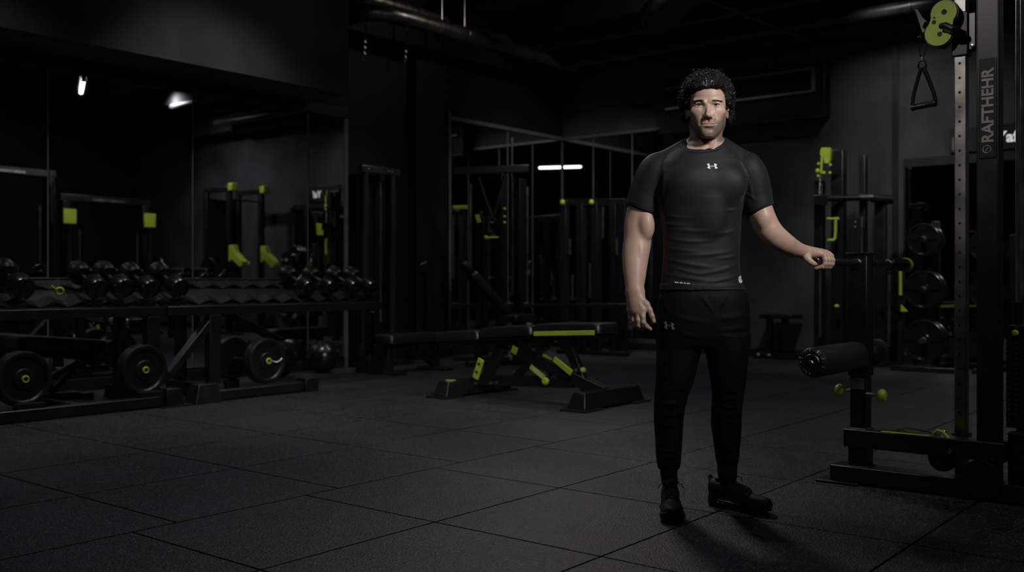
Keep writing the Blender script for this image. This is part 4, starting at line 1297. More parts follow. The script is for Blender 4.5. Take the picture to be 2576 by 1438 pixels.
t = Thing('crossover_standin', 'cable crossover frame with chrome rods and lime pulleys standing in for a left corner reflection', 'machine', tuple(rp(1240, 868, 12.1))[:2])  # built in place of a machine reflected in the corner mirrors
DX = 12.1
for px, y0, y1, r in ((1183, 462, 690, 0.02), (1288, 345, 470, 0.012), (1290, 460, 742, 0.018), (1326, 470, 760, 0.018), (1139, 540, 700, 0.018)):
    t.part('chrome_rod', MB().cyl(rp(px, y1, DX), rp(px, y0, DX), r, 12), M['steel'])
for px, y0, w in ((1215, 545, 0.10), (1262, 438, 0.12), (1308, 450, 0.14)):
    p = rp(px, 860, DX)
    t.part('upright', MB().box(p.x - w / 2, p.x + w / 2, p.y - 0.05, p.y + 0.05, 0.05, rp(px, y0, DX).z), M['metal'], bevel=0.006)
p0, p1 = rp(1140, 430, DX), rp(1330, 424, DX)
t.part('top_beam', MB().bar(p0, p1, 0.09, 0.09), M['metal'], bevel=0.006)
t.part('low_beam', MB().bar(rp(1135, 770, DX), rp(1330, 766, DX), 0.05, 0.05), M['metal'], bevel=0.005)
t.part('base', MB().bar((p0.x, p0.y, 0.03), (p1.x, p1.y, 0.03), 0.14, 0.06), M['metal'], bevel=0.006)
for (x0, y0, x1, y1) in ((1204, 446, 1238, 545), (1276, 430, 1244, 540)):
    t.part('strap', MB().tube([rp(x0, y0, DX - 0.1), rp((x0 + x1) / 2 - 2, (y0 + y1) / 2, DX - 0.1), rp(x1, y1, DX - 0.1)], 0.018, 8), M['duct'])
t.part('swivel', MB().torus(rp(1238, 553, DX - 0.1), (0.5, 0.8, 0), 0.035, 0.012, 20, 8), M['grey_steel'])
t.part('lime_bar', MB().bar(rp(1140, 521, DX - 0.1), rp(1176, 521, DX - 0.1), 0.04, 0.045), M['lime'], bevel=0.006)
t.part('lime_arm', MB().bar(rp(1199, 540, DX - 0.1), rp(1206, 560, DX - 0.1), 0.04, 0.05), M['lime'], bevel=0.006)
t.part('lime_pull', MB().cyl(rp(1221, 598, DX - 0.1), rp(1254, 597, DX - 0.1), 0.014, 10), M['lime'])
t.part('lime_tip', MB().ell(rp(1222, 598, DX - 0.1), (0.028, 0.028, 0.028), 12, 8), M['lime'])
for py in (525, 545, 560):
    t.part('lime_knob', MB().ell(rp(1269, py, DX - 0.1), (0.02, 0.02, 0.018), 10, 8), M['lime'])

t = Thing('cable_tower', 'row of dark cable towers with small lime caps standing in for right corner reflections', 'machine', tuple(rp(1490, 866, 13.3))[:2])
DX = 13.3  # towers added where the right corner mirrors show reflected machines
t.part('top_beam', MB().bar(rp(1412, 509, DX), rp(1575, 508, DX - 0.5), 0.08, 0.09), M['metal'], bevel=0.006)
for i, (px, w) in enumerate(((1420, 0.09), (1462, 0.10), (1500, 0.12), (1545, 0.10), (1568, 0.09))):
    d = DX - 0.5 * (px - 1412) / 163
    p = rp(px, 862, d)
    t.part('upright', MB().box(p.x - w / 2, p.x + w / 2, p.y - 0.05, p.y + 0.05, 0.05, rp(px, 513, d).z), M['metal'], bevel=0.006)
for px, y0, y1 in ((1434, 600, 640), (1440, 690, 755), (1517, 520, 600), (1484, 660, 750), (1552, 600, 640)):
    d = DX - 0.06 - 0.5 * (px - 1412) / 163 - 0.08
    t.part('chrome_rod', MB().cyl(rp(px, y1, d), rp(px, y0, d), 0.014, 10), M['steel'])
for px in (1415, 1488):
    d = DX - 0.5 * (px - 1412) / 163 - 0.09
    t.part('lime_cap', MB().ell(rp(px, 509, d), (0.034, 0.034, 0.04), 12, 8), M['lime'])
p0, p1 = rp(1405, 862, DX), rp(1580, 862, DX - 0.5)
t.part('base', MB().bar((p0.x, p0.y, 0.03), (p1.x, p1.y, 0.03), 0.14, 0.06), M['metal'], bevel=0.006)
t.part('low_rail', MB().bar(rp(1330, 769, DX - 0.15), rp(1600, 768, DX - 0.75), 0.05, 0.05), M['metal'], bevel=0.005)

# ================================================================ machines to the right of the view, met by the rack mirrors
def trainer(a, b, label, h=2.75, lime=((-1, 1.62), (-1, 2.0))):
    t = Thing('functional_trainer', label, 'machine', (a, b, 0), 'machines reflected in the rack mirrors')
    for s in (-0.75, 0.75):
        t.part('upright', MB().box(a + s - 0.06, a + s + 0.06, b - 0.06, b + 0.06, 0.05, h), M['metal'], bevel=0.006)
        t.part('rail', MB().cyl((a + s, b + 0.16, 0.3), (a + s, b + 0.16, h - 0.1), 0.024, 14), M['chrome'])
        t.part('guide_rod', MB().cyl((a + s * 0.72, b + 0.10, 0.3), (a + s * 0.72, b + 0.10, h - 0.5), 0.014, 12), M['steel'])
        for z in [zz for (sd, zz) in lime if sd * s > 0]:
            t.part('pulley_cheek', MB().hexa([(a + s - 0.13, b + 0.19, z), (a + s + 0.1, b + 0.19, z), (a + s - 0.13, b + 0.21, z), (a + s + 0.1, b + 0.21, z),
                                              (a + s - 0.13, b + 0.19, z + 0.25), (a + s + 0.1, b + 0.19, z + 0.25), (a + s - 0.13, b + 0.21, z + 0.25), (a + s + 0.1, b + 0.21, z + 0.25)]), M['lime'], bevel=0.015)
        t.part('weight_stack', MB().box(a + s * 0.75 - 0.12, a + s * 0.75 + 0.12, b - 0.05, b + 0.08, 0.15, 1.0), M['metal_dull'], bevel=0.005)
        t.part('foot', MB().box(a + s - 0.07, a + s + 0.07, b - 0.5, b + 0.5, 0.0, 0.06), M['metal'], bevel=0.006)
    t.part('top_beam', MB().box(a - 0.85, a + 0.85, b - 0.05, b + 0.05, h, h + 0.12), M['metal'], bevel=0.008)
    t.part('chrome_clip', MB().box(a - 0.3, a + 0.3, b + 0.06, b + 0.10, h + 0.02, h + 0.06), M['steel'])
    return t


trainer(7.55, -0.05, 'wide cable trainer with lime pulleys, seen only in the mirror at the far left')
trainer(9.25, 0.10, 'cable trainer with lime pulleys, seen in the mirror above the left rack', 2.35, ((-1, 1.95), (1, 1.95)))
# power rack with lime spotter arms
t = Thing('power_rack', 'black power rack with lime spotter arms, seen in the mirror above the right rack', 'rack', (11.2, 1.15, 0))
for x in (10.85, 11.55):
    for y in (0.8, 1.5):
        t.part('upright', MB().box(x - 0.045, x + 0.045, y - 0.045, y + 0.045, 0.04, 2.6), M['metal'], bevel=0.005)
    t.part('foot', MB().box(x - 0.05, x + 0.05, 0.55, 1.85, 0.0, 0.04), M['metal'], bevel=0.004)
    t.part('top_rail', MB().box(x - 0.045, x + 0.045, 0.75, 1.55, 2.6, 2.69), M['metal'], bevel=0.005)
    arm = MB()
    arm.prism([(x - 0.06, 1.55, 1.62), (x - 0.06, 1.67, 1.62), (x - 0.06, 1.71, 1.50), (x - 0.06, 1.97, 1.32), (x - 0.06, 1.95, 1.24), (x - 0.06, 1.87, 1.22), (x - 0.06, 1.65, 1.36), (x - 0.06, 1.55, 1.30)], (0.12, 0, 0))
    t.part('spotter_arm', arm, M['lime'], bevel=0.01)
    t.part('top_cap', MB().box(x - 0.07, x + 0.07, 1.53, 1.67, 2.60, 2.74), M['lime'], bevel=0.02)
t.part('crossbar', MB().cyl((10.85, 1.5, 2.45), (11.55, 1.5, 2.45), 0.02, 12), M['grey_steel'])
t.part('knob', MB().ell((11.2, 1.57, 1.28), (0.05, 0.04, 0.05)), M['lime'])
t.part('back_panel', MB().box(10.9, 11.5, 0.75, 0.79, 0.3, 2.5), M['metal_dull'])
# loaded barbell on a stand
t = Thing('barbell', 'loaded barbell on two dark stands, seen in the mirror left of the power rack', 'barbell', (10.0, 1.6, 0))
t.part('bar', MB().cyl((9.2, 1.6, 1.18), (10.5, 1.6, 1.18), 0.015, 12), M['steel'])
for x in (9.35, 10.35):
    t.part('plate', MB().lathe((x - 0.03, 1.6, 1.18), (1, 0, 0), [(0.02, 0), (0.21, 0.0), (0.215, 0.01), (0.215, 0.05), (0.2, 0.06), (0.02, 0.06)], 32), M['urethane'])
for x in (9.6, 10.1):
    t.part('stand', MB().box(x - 0.04, x + 0.04, 1.56, 1.64, 0.0, 1.163), M['metal'])
# ================================================================ the man
MPX, MD = 1779.0, 4.2
ALPHA = math.atan((MPX - CX) / FPX)
MX = (MPX - CX) * MD / FPX
DF = MD / math.cos(ALPHA)           # distance camera - man axis
FWD = (math.sin(ALPHA), math.cos(ALPHA))
RGT = (math.cos(ALPHA), -math.sin(ALPHA))


def mp(px, py, y=0.0):
    """photo pixel -> point in the man's own frame (x right, y away from the camera, z up) at depth offset y"""
    ph = math.atan((px - CX) / FPX)
    th = ph - ALPHA
    D = DF + y
    x = D * math.tan(th)
    rho = D / math.cos(th)
    return np.array([x, y, CH - (py - HZ) / FPX * rho * math.cos(ph)])


def m2w(p):
    return Vector((MX + p[0] * RGT[0] + p[1] * FWD[0], MD + p[0] * RGT[1] + p[1] * FWD[1], p[2]))


def w2m(x, y, z):
    dx, dy = x - MX, y - MD
    return np.array([dx * RGT[0] + dy * RGT[1], dx * FWD[0] + dy * FWD[1], z])


def r2m(a, b, z):
    v = r2w(a, b)
    return w2m(v.x, v.y, z)


def axis(*segs):
    out = []
    for (a, b, s) in segs:
        n = max(1, int(round((b - a) / s)))
        out.append(np.linspace(a, b, n, endpoint=False))
    out.append(np.array([segs[-1][1]]))
    return np.concatenate(out).astype(np.float32)


class Field:
    CAP = 0.06

    def __init__(self, xs, ys, zs):
        self.ax = (xs, ys, zs)
        self.d = np.full((len(xs), len(ys), len(zs)), self.CAP, np.float32)

    def sub(self, lo, hi):
        sl = []
        for k in range(3):
            i = np.searchsorted(self.ax[k], lo[k])
            j = np.searchsorted(self.ax[k], hi[k])
            if j <= i:
                return None
            sl.append(slice(i, j))
        X = self.ax[0][sl[0]][:, None, None]
        Y = self.ax[1][sl[1]][None, :, None]
        Z = self.ax[2][sl[2]][None, None, :]
        return tuple(sl), X, Y, Z

    def comb(self, sl, v, k, op):
        a = self.d[sl]
        if op == 'add':
            if k > 0:
                h = np.clip(0.5 + 0.5 * (v - a) / k, 0, 1)
                self.d[sl] = v * (1 - h) + a * h - k * h * (1 - h)
            else:
                self.d[sl] = np.minimum(a, v)
        else:  # cut
            v = -v
            if k > 0:
                h = np.clip(0.5 - 0.5 * (v - a) / k, 0, 1)
                self.d[sl] = v * (1 - h) + a * h + k * h * (1 - h)
            else:
                self.d[sl] = np.maximum(a, v)

    def rc(self, p, q, r1, r2, k=0.01, op='add', s=(1, 1, 1)):
        p, q, s = np.array(p, float), np.array(q, float), np.array(s, float)
        m = max(r1, r2) / s.min() + max(k, 0.004) + 0.035
        g = self.sub(np.minimum(p, q) - m, np.maximum(p, q) + m)
        if g is None:
            return
        sl, X, Y, Z = g
        P, Q = p * s, q * s
        d = Q - P
        L2 = float(d @ d) + 1e-12
        x, y, z = X * s[0] - P[0], Y * s[1] - P[1], Z * s[2] - P[2]
        t = np.clip((x * d[0] + y * d[1] + z * d[2]) / L2, 0, 1)
        v = np.sqrt((x - t * d[0]) ** 2 + (y - t * d[1]) ** 2 + (z - t * d[2]) ** 2) - (r1 + t * (r2 - r1))
        self.comb(sl, v / s.max(), k, op)

    def chain(self, pr, k=0.012, s=(1, 1, 1)):
        for (p, r), (q, r2) in zip(pr[:-1], pr[1:]):
            self.rc(p, q, r, r2, k, 'add', s)

    def ell(self, c, rad, k=0.01, op='add', rot=None):
        c, rad = np.array(c, float), np.array(rad, float)
        m = rad.max() + max(k, 0.004) + 0.035
        g = self.sub(c - m, c + m)
        if g is None:
            return
        sl, X, Y, Z = g
        x, y, z = X - c[0], Y - c[1], Z - c[2]
        if rot is not None:
            R = np.array(rot)
            x, y, z = (R[0, 0] * x + R[1, 0] * y + R[2, 0] * z, R[0, 1] * x + R[1, 1] * y + R[2, 1] * z, R[0, 2] * x + R[1, 2] * y + R[2, 2] * z)
        k0 = np.sqrt((x / rad[0]) ** 2 + (y / rad[1]) ** 2 + (z / rad[2]) ** 2)
        k1 = np.sqrt((x / rad[0] ** 2) ** 2 + (y / rad[1] ** 2) ** 2 + (z / rad[2] ** 2) ** 2) + 1e-9
        self.comb(sl, (k0 * (k0 - 1) / k1).astype(np.float32), k, op)

    def loft(self, keys, n=2.3, k=0.02, ang=0.0):
        """stack of super-ellipses: keys (z, cx, cy, rx, ry)"""
        keys = np.array(sorted(keys), float)
        z0, z1 = keys[0, 0], keys[-1, 0]
        mx = keys[:, 3].max() + 0.08
        my = max(keys[:, 4].max(), keys[:, 3].max()) + 0.08
        g = self.sub((keys[:, 1].min() - mx, keys[:, 2].min() - my, z0 - 0.05), (keys[:, 1].max() + mx, keys[:, 2].max() + my, z1 + 0.05))
        if g is None:
            return
        sl, X, Y, Z = g
        zz = np.clip(Z.ravel(), z0, z1)
        cols = [hermite(keys[:, 0], keys[:, i], zz)[None, None, :].astype(np.float32) for i in range(1, 5)]
        x, y = X - cols[0], Y - cols[1]
        if ang:
            c, s = math.cos(ang), math.sin(ang)
            x, y = c * x + s * y, -s * x + c * y
        rx, ry = cols[2], cols[3]
        rho = ((np.abs(x) / rx) ** n + (np.abs(y) / ry) ** n) ** (1 / n)
        gx = np.sqrt((x / rx ** 2) ** 2 + (y / ry ** 2) ** 2) + 1e-6
        rr = np.sqrt((x / rx) ** 2 + (y / ry) ** 2) + 1e-6
        v = (rho - 1) * np.minimum(rr / gx, 0.3)
        e = np.maximum(Z - z1, z0 - Z)
        v = np.where(e > 0, np.sqrt(np.maximum(v, 0) ** 2 + e ** 2), v)
        self.comb(sl, v.astype(np.float32), k, 'add')

    def half(self, p, n, lo, hi, k=0.0):
        """keep only the side of a plane against n, inside a box"""
        g = self.sub(lo, hi)
        if g is None:
            return
        sl, X, Y, Z = g
        n = np.array(n, float)
        n = n / np.linalg.norm(n)
        v = ((X - p[0]) * n[0] + (Y - p[1]) * n[1] + (Z - p[2]) * n[2]).astype(np.float32)
        self.comb(sl, -v, k, 'cut')

    def shift(self, lo, hi, fn):
        """move the surface by fn(X, Y, Z) metres (positive = outwards)"""
        g = self.sub(lo, hi)
        sl, X, Y, Z = g
        self.d[sl] -= fn(X, Y, Z).astype(np.float32)

    def mesh(self):
        return surface_nets(self.d, self.ax)


def hermite(x, y, q):
    n = len(x)
    h = np.diff(x)
    dl = np.diff(y) / h
    m = np.zeros(n)
    m[0], m[-1] = dl[0], dl[-1]
    for i in range(1, n - 1):
        m[i] = 0 if dl[i - 1] * dl[i] <= 0 else (h[i - 1] + h[i]) / (h[i - 1] / dl[i] + h[i] / dl[i - 1])
    i = np.clip(np.searchsorted(x, q) - 1, 0, n - 2)
    t = (q - x[i]) / h[i]
    return (2 * t ** 3 - 3 * t ** 2 + 1) * y[i] + (t ** 3 - 2 * t ** 2 + t) * h[i] * m[i] + (-2 * t ** 3 + 3 * t ** 2) * y[i + 1] + (t ** 3 - t ** 2) * h[i] * m[i + 1]


def surface_nets(d, ax):
    nx, ny, nz = d.shape
    ins = d < 0
    cnt = np.zeros((nx - 1, ny - 1, nz - 1), np.uint8)
    for i in (0, 1):
        for j in (0, 1):
            for k in (0, 1):
                cnt += ins[i:nx - 1 + i, j:ny - 1 + j, k:nz - 1 + k]
    I, J, K = np.nonzero((cnt > 0) & (cnt < 8))
    del cnt
    idx = np.full((nx - 1, ny - 1, nz - 1), -1, np.int32)
    idx[I, J, K] = np.arange(len(I), dtype=np.int32)
    corners = [(i, j, k) for i in (0, 1) for j in (0, 1) for k in (0, 1)]
    val = {c: d[I + c[0], J + c[1], K + c[2]] for c in corners}
    acc = np.zeros((len(I), 3))
    num = np.zeros(len(I))
    for a in corners:
        for e in range(3):
            if a[e] == 1:
                continue
            b = list(a)
            b[e] = 1
            va, vb_ = val[a], val[tuple(b)]
            cr = (va < 0) != (vb_ < 0)
            t = np.where(cr, va / np.where(cr, va - vb_, 1), 0)
            p = np.repeat(np.array(a, float)[None], len(I), 0)
            p[:, e] = t
            acc += p * cr[:, None]
            num += cr
    f = acc / num[:, None]
    P = np.empty((len(I), 3))
    for e, (base, arr) in enumerate(((I, ax[0]), (J, ax[1]), (K, ax[2]))):
        P[:, e] = arr[base] + (arr[base + 1] - arr[base]) * f[:, e]
    quads = []
    for e in range(3):
        u, v = [(1, 2), (2, 0), (0, 1)][e]
        s0 = [slice(None)] * 3
        s1 = [slice(None)] * 3
        s0[e], s1[e] = slice(0, -1), slice(1, None)
        a, b = ins[tuple(s0)], ins[tuple(s1)]
        for flip in (False, True):
            x = np.array(np.nonzero((a & ~b) if not flip else (b & ~a)))
            ok = (x[u] > 0) & (x[v] > 0) & (x[u] < d.shape[u] - 1) & (x[v] < d.shape[v] - 1)
            x = x[:, ok]

            def at(du, dv):
                y = x.copy()
                y[u] -= du
                y[v] -= dv
                return idx[y[0], y[1], y[2]]
            q = np.stack([at(1, 1), at(0, 1), at(0, 0), at(1, 0)], 1)
            if flip:
                q = q[:, ::-1]
            quads.append(q)
    Q = np.concatenate(quads)
    Q = Q[(Q >= 0).all(1)]
    return P, Q


def np_obj(name, P, Q, mats, parent=None, smooth=True):
    me = bpy.data.meshes.new(name)
    me.vertices.add(len(P))
    me.vertices.foreach_set('co', np.asarray(P, np.float32).ravel())
    me.loops.add(Q.size)
    me.loops.foreach_set('vertex_index', Q.astype(np.int32).ravel())
    me.polygons.add(len(Q))
    me.polygons.foreach_set('loop_start', (np.arange(len(Q)) * Q.shape[1]).astype(np.int32))
    me.polygons.foreach_set('use_smooth', np.full(len(Q), smooth))
    me.update(calc_edges=True)
    me.validate()
    for m in mats:
        me.materials.append(m)
    ob = bpy.data.objects.new(name, me)
    COL.objects.link(ob)
    if parent is not None:
        ob.parent = parent
    return ob


def bvh_of(P, Q):
    return BVHTree.FromPolygons([tuple(p) for p in P], [tuple(int(i) for i in q) for q in Q])


CAMM = np.array([0.0, -DF, CH])      # the camera in the man's frame


def cast(bvh, px, py):
    """where the sight line through a photo pixel first meets a surface of the man"""
    q = mp(px, py, 0.0)
    o = Vector(CAMM)
    h = bvh.ray_cast(o, (Vector(q) - o).normalized())
    return h


def key(py, l, r, y, ry, grow=0.0):
    a, b = mp(l, py, y), mp(r, py, y)
    return ((a[2] + b[2]) / 2, (a[0] + b[0]) / 2, y, (b[0] - a[0]) / 2 + grow, ry + grow)


TWIST = 0.20
TORSO = [(352, 1738, 1815, 0.025, 0.062), (362, 1724, 1826, 0.025, 0.070), (376, 1704, 1846, 0.024, 0.080), (392, 1682, 1866, 0.022, 0.092), (412, 1664, 1882, 0.018, 0.104), (440, 1656, 1886, 0.012, 0.116), (470, 1653, 1880, 0.008, 0.122),
         (500, 1654, 1873, 0.008, 0.122), (530, 1657, 1868, 0.010, 0.116), (565, 1663, 1865, 0.012, 0.109), (600, 1667, 1863, 0.012, 0.106), (640, 1668, 1861, 0.010, 0.107), (680, 1665, 1863, 0.008, 0.110), (710, 1663, 1869, 0.006, 0.114), (733, 1661, 1876, 0.004, 0.117)]
ARM_L = [((1650, 428, 0.020), 0.060), ((1633, 475, 0.030), 0.062), ((1617, 525, 0.036), 0.0595), ((1609, 560, 0.034), 0.0565), ((1605, 600, 0.024), 0.0535), ((1599, 640, 0.004), 0.0500), ((1597, 670, -0.014), 0.0450), ((1597, 702, -0.034), 0.0375), ((1597, 734, -0.052), 0.0290), ((1599, 752, -0.060), 0.0240)]
ARM_R = [((1884, 428, 0.030), 0.056), ((1896, 472, 0.040), 0.055), ((1909, 524, 0.046), 0.0480), ((1923, 556, 0.046), 0.0450), ((1938, 583, 0.046), 0.0440), ((1962, 605, 0.076), 0.0420), ((1988, 620, 0.120), 0.0335), ((2010, 629, 0.160), 0.0255), ((2026, 634, 0.190), 0.0225)]


def torso(F, g, upto=99):
    F.loft([key(*k, grow=g) for k in TORSO], 2.35, 0.0, TWIST)
    # trapezius and shoulders
    F.rc(mp(1742, 362, 0.035), mp(1660, 412, 0.03), 0.036 + g, 0.045 + g, 0.03)
    F.rc(mp(1812, 362, 0.035), mp(1880, 410, 0.04), 0.034 + g, 0.042 + g, 0.03)
    F.ell(mp(1653, 430, 0.018), (0.052 + g, 0.060 + g, 0.068 + g), 0.03)
    F.ell(mp(1884, 430, 0.030), (0.046 + g, 0.056 + g, 0.068 + g), 0.03)
    # chest
    F.ell(mp(1738, 462, -0.078), (0.082 + g, 0.042 + g, 0.070 + g), 0.035)
    F.ell(mp(1832, 464, -0.052), (0.074 + g, 0.042 + g, 0.070 + g), 0.035)
    F.ell(mp(1784, 540, -0.075), (0.060 + g, 0.030 + g, 0.09 + g), 0.03)
    # shoulder blades / lats
    F.ell(mp(1690, 500, 0.07), (0.06 + g, 0.05 + g, 0.10 + g), 0.03)
    F.ell(mp(1850, 500, 0.09), (0.05 + g, 0.045 + g, 0.10 + g), 0.03)


def smooth_curve(u, v, q):
    # Catmull-Rom through the joints
    m = np.gradient(v, u)
    i = np.clip(np.searchsorted(u, q) - 1, 0, len(u) - 2)
    h = u[i + 1] - u[i]
    t = (q - u[i]) / h
    return (2 * t ** 3 - 3 * t ** 2 + 1) * v[i] + (t ** 3 - 2 * t ** 2 + t) * h * m[i] + (-2 * t ** 3 + 3 * t ** 2) * v[i + 1] + (t ** 3 - t ** 2) * h * m[i + 1]


def arm(F, pts, g, k=0.012, a=0, b=99):
    q = np.array([list(mp(*p)) + [r + g] for p, r in pts])
    u = np.concatenate([[0], np.cumsum(np.linalg.norm(np.diff(q[:, :3], axis=0), axis=1))])
    e = u[min(b, len(u)) - 1]
    n = 26
    w_ = np.linspace(u[a], e, n)
    c = np.stack([smooth_curve(u, q[:, i], w_) for i in range(4)], 1)
    F.chain([(c[i, :3], c[i, 3]) for i in range(n)], k)


# hand joints ------------------------------------------------------------
LH = dict(
    wrist=((1591, 735, -0.046), (1605, 735, -0.056)),
    index=[((1618, 779, -0.088), .0132), ((1617.5, 797, -0.098), .0108), ((1618.5, 810, -0.098), .0104), ((1627, 821, -0.086), .0094), ((1636, 827, -0.074), .0080)],
    middle=[((1606, 785, -0.082), .0132), ((1605.5, 805, -0.093), .0108), ((1607, 818, -0.088), .0104), ((1616, 826, -0.064), .0094), ((1628, 818, -0.044), .0082)],
    ring=[((1595, 785, -0.066), .0124), ((1594.5, 806, -0.074), .0102), ((1597, 818, -0.066), .0098), ((1606, 824, -0.044), .0088), ((1616, 816, -0.028), .0076)],
    pinky=[((1585, 781, -0.046), .0112), ((1585.5, 800, -0.050), .0092), ((1588.5, 810, -0.044), .0088), ((1595, 817, -0.026), .0078), ((1603, 812, -0.012), .0068)],
    thumb=[((1610, 750, -0.070), .0165), ((1626, 765, -0.084), .0140), ((1634, 779, -0.086), .0118), ((1640, 794, -0.086), .0104), ((1645, 808, -0.082), .0086)],
)
BARL = r2w(MA - 0.549, PB_)


def bar_pt(t, ov=0.0, oz=0.0):
    """point around the machine's handle bar: t along it, ov towards the wall side, oz up"""
    v = r2w(MA - 0.549 + t, PB_ + ov)
    return w2m(v.x, v.y, ZH + oz)


def hand_left(F):
    w1, w2 = [mp(*p) for p in LH['wrist']]
    F.rc(w1, w2, 0.0205, 0.0215, 0.02)
    for nm, wq in (('index', w2), ('middle', (w1 + 2 * w2) / 3), ('ring', (w1 * 2 + w2) / 3), ('pinky', w1)):
        q = mp(*LH[nm][0][0])
        F.rc(wq, q, 0.0205, LH[nm][0][1] + 0.003, 0.020)
        c = [(mp(*p), r) for p, r in LH[nm]]
        F.chain(c, 0.0035)
        F.ell(mp(*LH[nm][2][0]), (0.0108, 0.0108, 0.0108), 0.004)
    for a, b in (('index', 'middle'), ('middle', 'ring'), ('ring', 'pinky')):
        F.rc(mp(*LH[a][0][0]) + np.array([0, 0.004, 0.006]), mp(*LH[b][0][0]) + np.array([0, 0.004, 0.006]), 0.0115, 0.0110, 0.012)
    F.rc(mp(1600, 755, -0.058), mp(1602, 776, -0.070), 0.024, 0.020, 0.02, s=(0.85, 1.1, 1))
    for nm in ('index', 'middle', 'ring', 'pinky'):
        q = mp(*LH[nm][0][0])
        w_ = mp(1600, 742, -0.07)
        F.rc(w_ * 0.35 + q * 0.65 + np.array([-0.002, -0.012, 0]), q + np.array([-0.002, -0.005, 0.003]), 0.003, 0.0045, 0.010)
    F.chain([(mp(*p), r) for p, r in LH['thumb']], 0.006)
    F.rc(mp(*LH['thumb'][0][0]), mp(1612, 772, -0.075), 0.016, 0.010, 0.012)


def hand_right(F):
    wr = mp(2026, 634, 0.19)
    T = (0.028, 0.060, 0.092, 0.120)
    kn = []
    for i, t in enumerate(T):
        s = (1.0, 1.03, 1.0, 0.9)[i]
        mcp = bar_pt(t, -0.006, 0.0345 * (1.0 if i < 3 else 0.93))
        pip = bar_pt(t - 0.002, -0.0325 * s, 0.006)
        dip = bar_pt(t - 0.006, -0.0215 * s, -0.0235)
        tip = bar_pt(t - 0.010, 0.006, -0.0300)
        r = (0.0128, 0.0130, 0.0124, 0.0112)[i]
        mid = bar_pt(t - 0.001, -0.026 * s, 0.025)
        F.chain([(mcp, r), (mid, r * 0.93), (pip, r * 0.92), (bar_pt(t - 0.004, -0.032 * s, -0.011), r * 0.84), (dip, r * 0.80), (tip, r * 0.68)], 0.003)
        F.ell(pip, (r, r, r), 0.003)
        F.rc(wr, mcp, 0.0225, r + 0.0035, 0.014)
        kn.append(mcp)
    F.rc(kn[0], kn[3], 0.012, 0.010, 0.010)
    # heel of the hand on the bar and the thumb along its end
    F.rc(wr, bar_pt(0.03, 0.022, 0.030), 0.021, 0.016, 0.012)
    th = [(mp(2028, 641, 0.175), .0180), (mp(2031, 650, 0.158), .0155), (mp(2039, 658, 0.150), .0125), (mp(2046, 662.5, 0.152), .0108), (mp(2051, 664, 0.160), .0088)]
    F.chain(th, 0.005)
    F.rc(mp(2026, 636, 0.185), mp(2030, 646, 0.168), 0.020, 0.016, 0.012)


